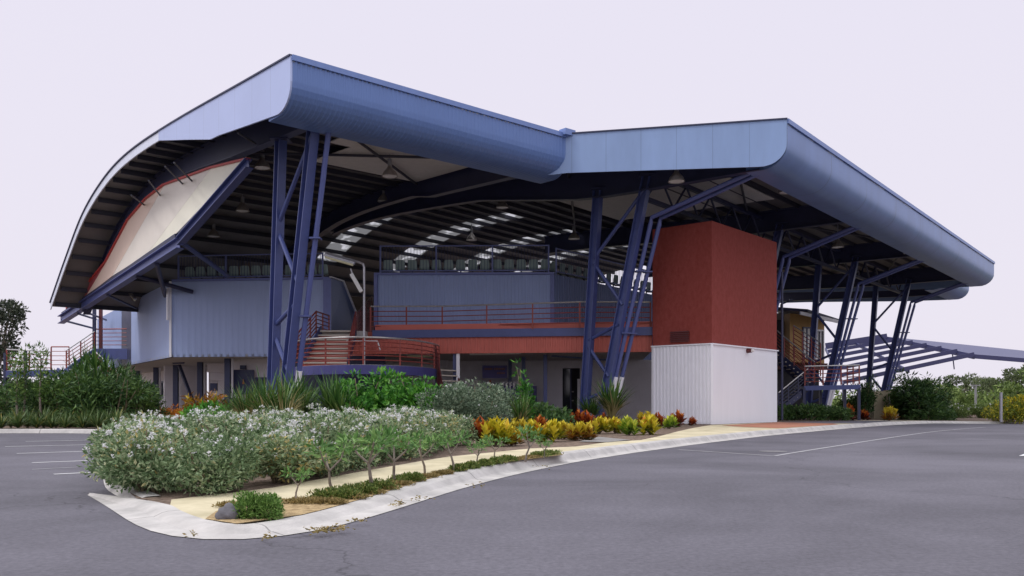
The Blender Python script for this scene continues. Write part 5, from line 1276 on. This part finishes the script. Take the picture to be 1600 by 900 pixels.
for i, (px, d, s) in enumerate([(1575, 49, .85), (1598, 49.5, .95), (1622, 50, 1), (1556, 54, .7)]):
    o = yf if not yf.get('label') else copy_tree(yf); put(o, px, d, 'yellow-flowering green shrub at the right edge behind the grey post', 'shrub', 'yellow-flowering shrubs at the right edge', s, s*1.02)
wf = shrub(2.4, 1.3, 1100, .2, .08, L_far, 8, (.1, .9), 14, .12, name='pale_shrub')
for i, (px, d, s) in enumerate([(1500, 66, .8), (1515, 68, .9), (1530, 67, .9), (1545, 66, .8), (1482, 70, .9)]):
    o = wf if not wf.get('label') else copy_tree(wf); put(o, px, d, 'pale green shrub with white flowers beyond the far kerb', 'shrub', 'pale shrubs beyond the far kerb', s, s)
lowR = copy_tree(lowg); put(lowR, 1470, 57, 'low bright shrub at the foot of the big dark clump', 'shrub', None, 1.2, 1.2); lowR2 = copy_tree(lowg); put(lowR2, 1445, 54, 'low green shrub in front of the big dark clump', 'shrub', None, 1.3, .9)
# trees
def tree(name, h, cw, n, ln, lm, nc=14, trunk=.35, bark=M_bark, tone=(.05, .95)):
    root = empty(name, (0, 0, 0), '', 'tree'); cl = []
    for _ in range(nc):
        a = R.uniform(0, 6.283); rr = cw*.36*math.sqrt(R.random()); z = h*R.uniform(trunk+.08, .92); k = 1-.5*abs(z/h-.62)
        cl.append((V((rr*math.cos(a)*k, rr*math.sin(a)*k, z)), V((cw*R.uniform(.12, .21), cw*R.uniform(.12, .21), h*R.uniform(.07, .13)))))
    tk = MB(); tp_ = V((R.uniform(-.1, .1)*cw, R.uniform(-.1, .1)*cw, h*(trunk+.18))); tk.tube([(0, 0, -.1), tp_*.5, tp_], [.028*h, .022*h, .014*h], 8)
    for c, r in cl: tk.tube([tp_*R.uniform(.6, 1), (tp_+c)*.5+V((0, 0, -.03*h)), c], [.011*h, .008*h, .003*h], 5, False)
    mb = MB(); cloud(mb, cl, n, ln, ln*.42, tone, .3); mb.build('crown', lm, root); tk.build('trunk', bark, root); return root
t1 = tree('tree', 8.2, 6.0, 4600, .30, L_purple, 26, .12); put(t1, -22, 60, 'tall dark tree at the left edge of the picture behind the low landing', 'tree', None, 1, 1.0)
t2 = tree('tree', 4.2, 4.6, 1200, .34, L_fargrey, 14, .12)
for i, (px, d, s) in enumerate([(30, 84, .9), (62, 88, .95), (92, 84, .85), (118, 86, 1.0), (150, 82, 1.0), (176, 86, 1.05), (200, 84, 1.1), (5, 80, .8), (222, 90, 1.1)]):
    o = t2 if not t2.get('label') else copy_tree(t2); put(o, px, d, 'grey-green tree in the far row seen through the left balcony stair', 'tree', 'far trees behind the left stair', s, s*.95)
t3 = tree('tree', 4.0, 5.2, 1300, .38, L_far, 14, .10); t4 = tree('tree', 5.0, 5.0, 1300, .36, L_fargrey, 14, .15)
for i, (px, d, s) in enumerate([(1488, 105, .95), (1505, 125, 1.15), (1528, 130, 1.05), (1548, 118, 1.0), (1566, 128, 1.3), (1590, 112, 1.25), (1612, 104, 1.4), (1636, 110, 1.5), (1475, 125, 1.0), (1540, 150, 1.2), (1515, 108, .7), (1462, 110, .9), (1660, 120, 1.5)]):
    pr = (t3, t4)[i % 2]; o = pr if not pr.get('label') else copy_tree(pr)
    put(o, px, d, ('pale green tree in the far belt at the right edge' if i % 2 == 0 else 'grey-green tree in the far belt at the right edge'), 'tree', 'far trees at the right edge', s, s*.95)
fb = MB()
for i in range(170):
    px = R.choice((R.uniform(1455, 1720), R.uniform(-90, 230), R.uniform(1230, 1460))); d = R.uniform(100, 170); c = P(px, 640, d); c.z = -.5
    r = V((2.2, 2.2, R.uniform(.9, 2.0))); cloud(fb, [(c+V((0, 0, r.z*.7)), r)], 130, .6, .28, (.1, .9), .5)
for f_ in (): pass
tag(fb.build('scrub', L_far), 'low scrub spread across the distance behind both ends of the building', 'scrub', kind='stuff')

for o in bpy.data.objects:
    if '_o' in o: del o['_o']
for o in [x for x in COL.objects if x.parent is None and x.type == 'EMPTY' and not x.get('label')]:
    for ch in list(o.children): bpy.data.objects.remove(ch)
    bpy.data.objects.remove(o)
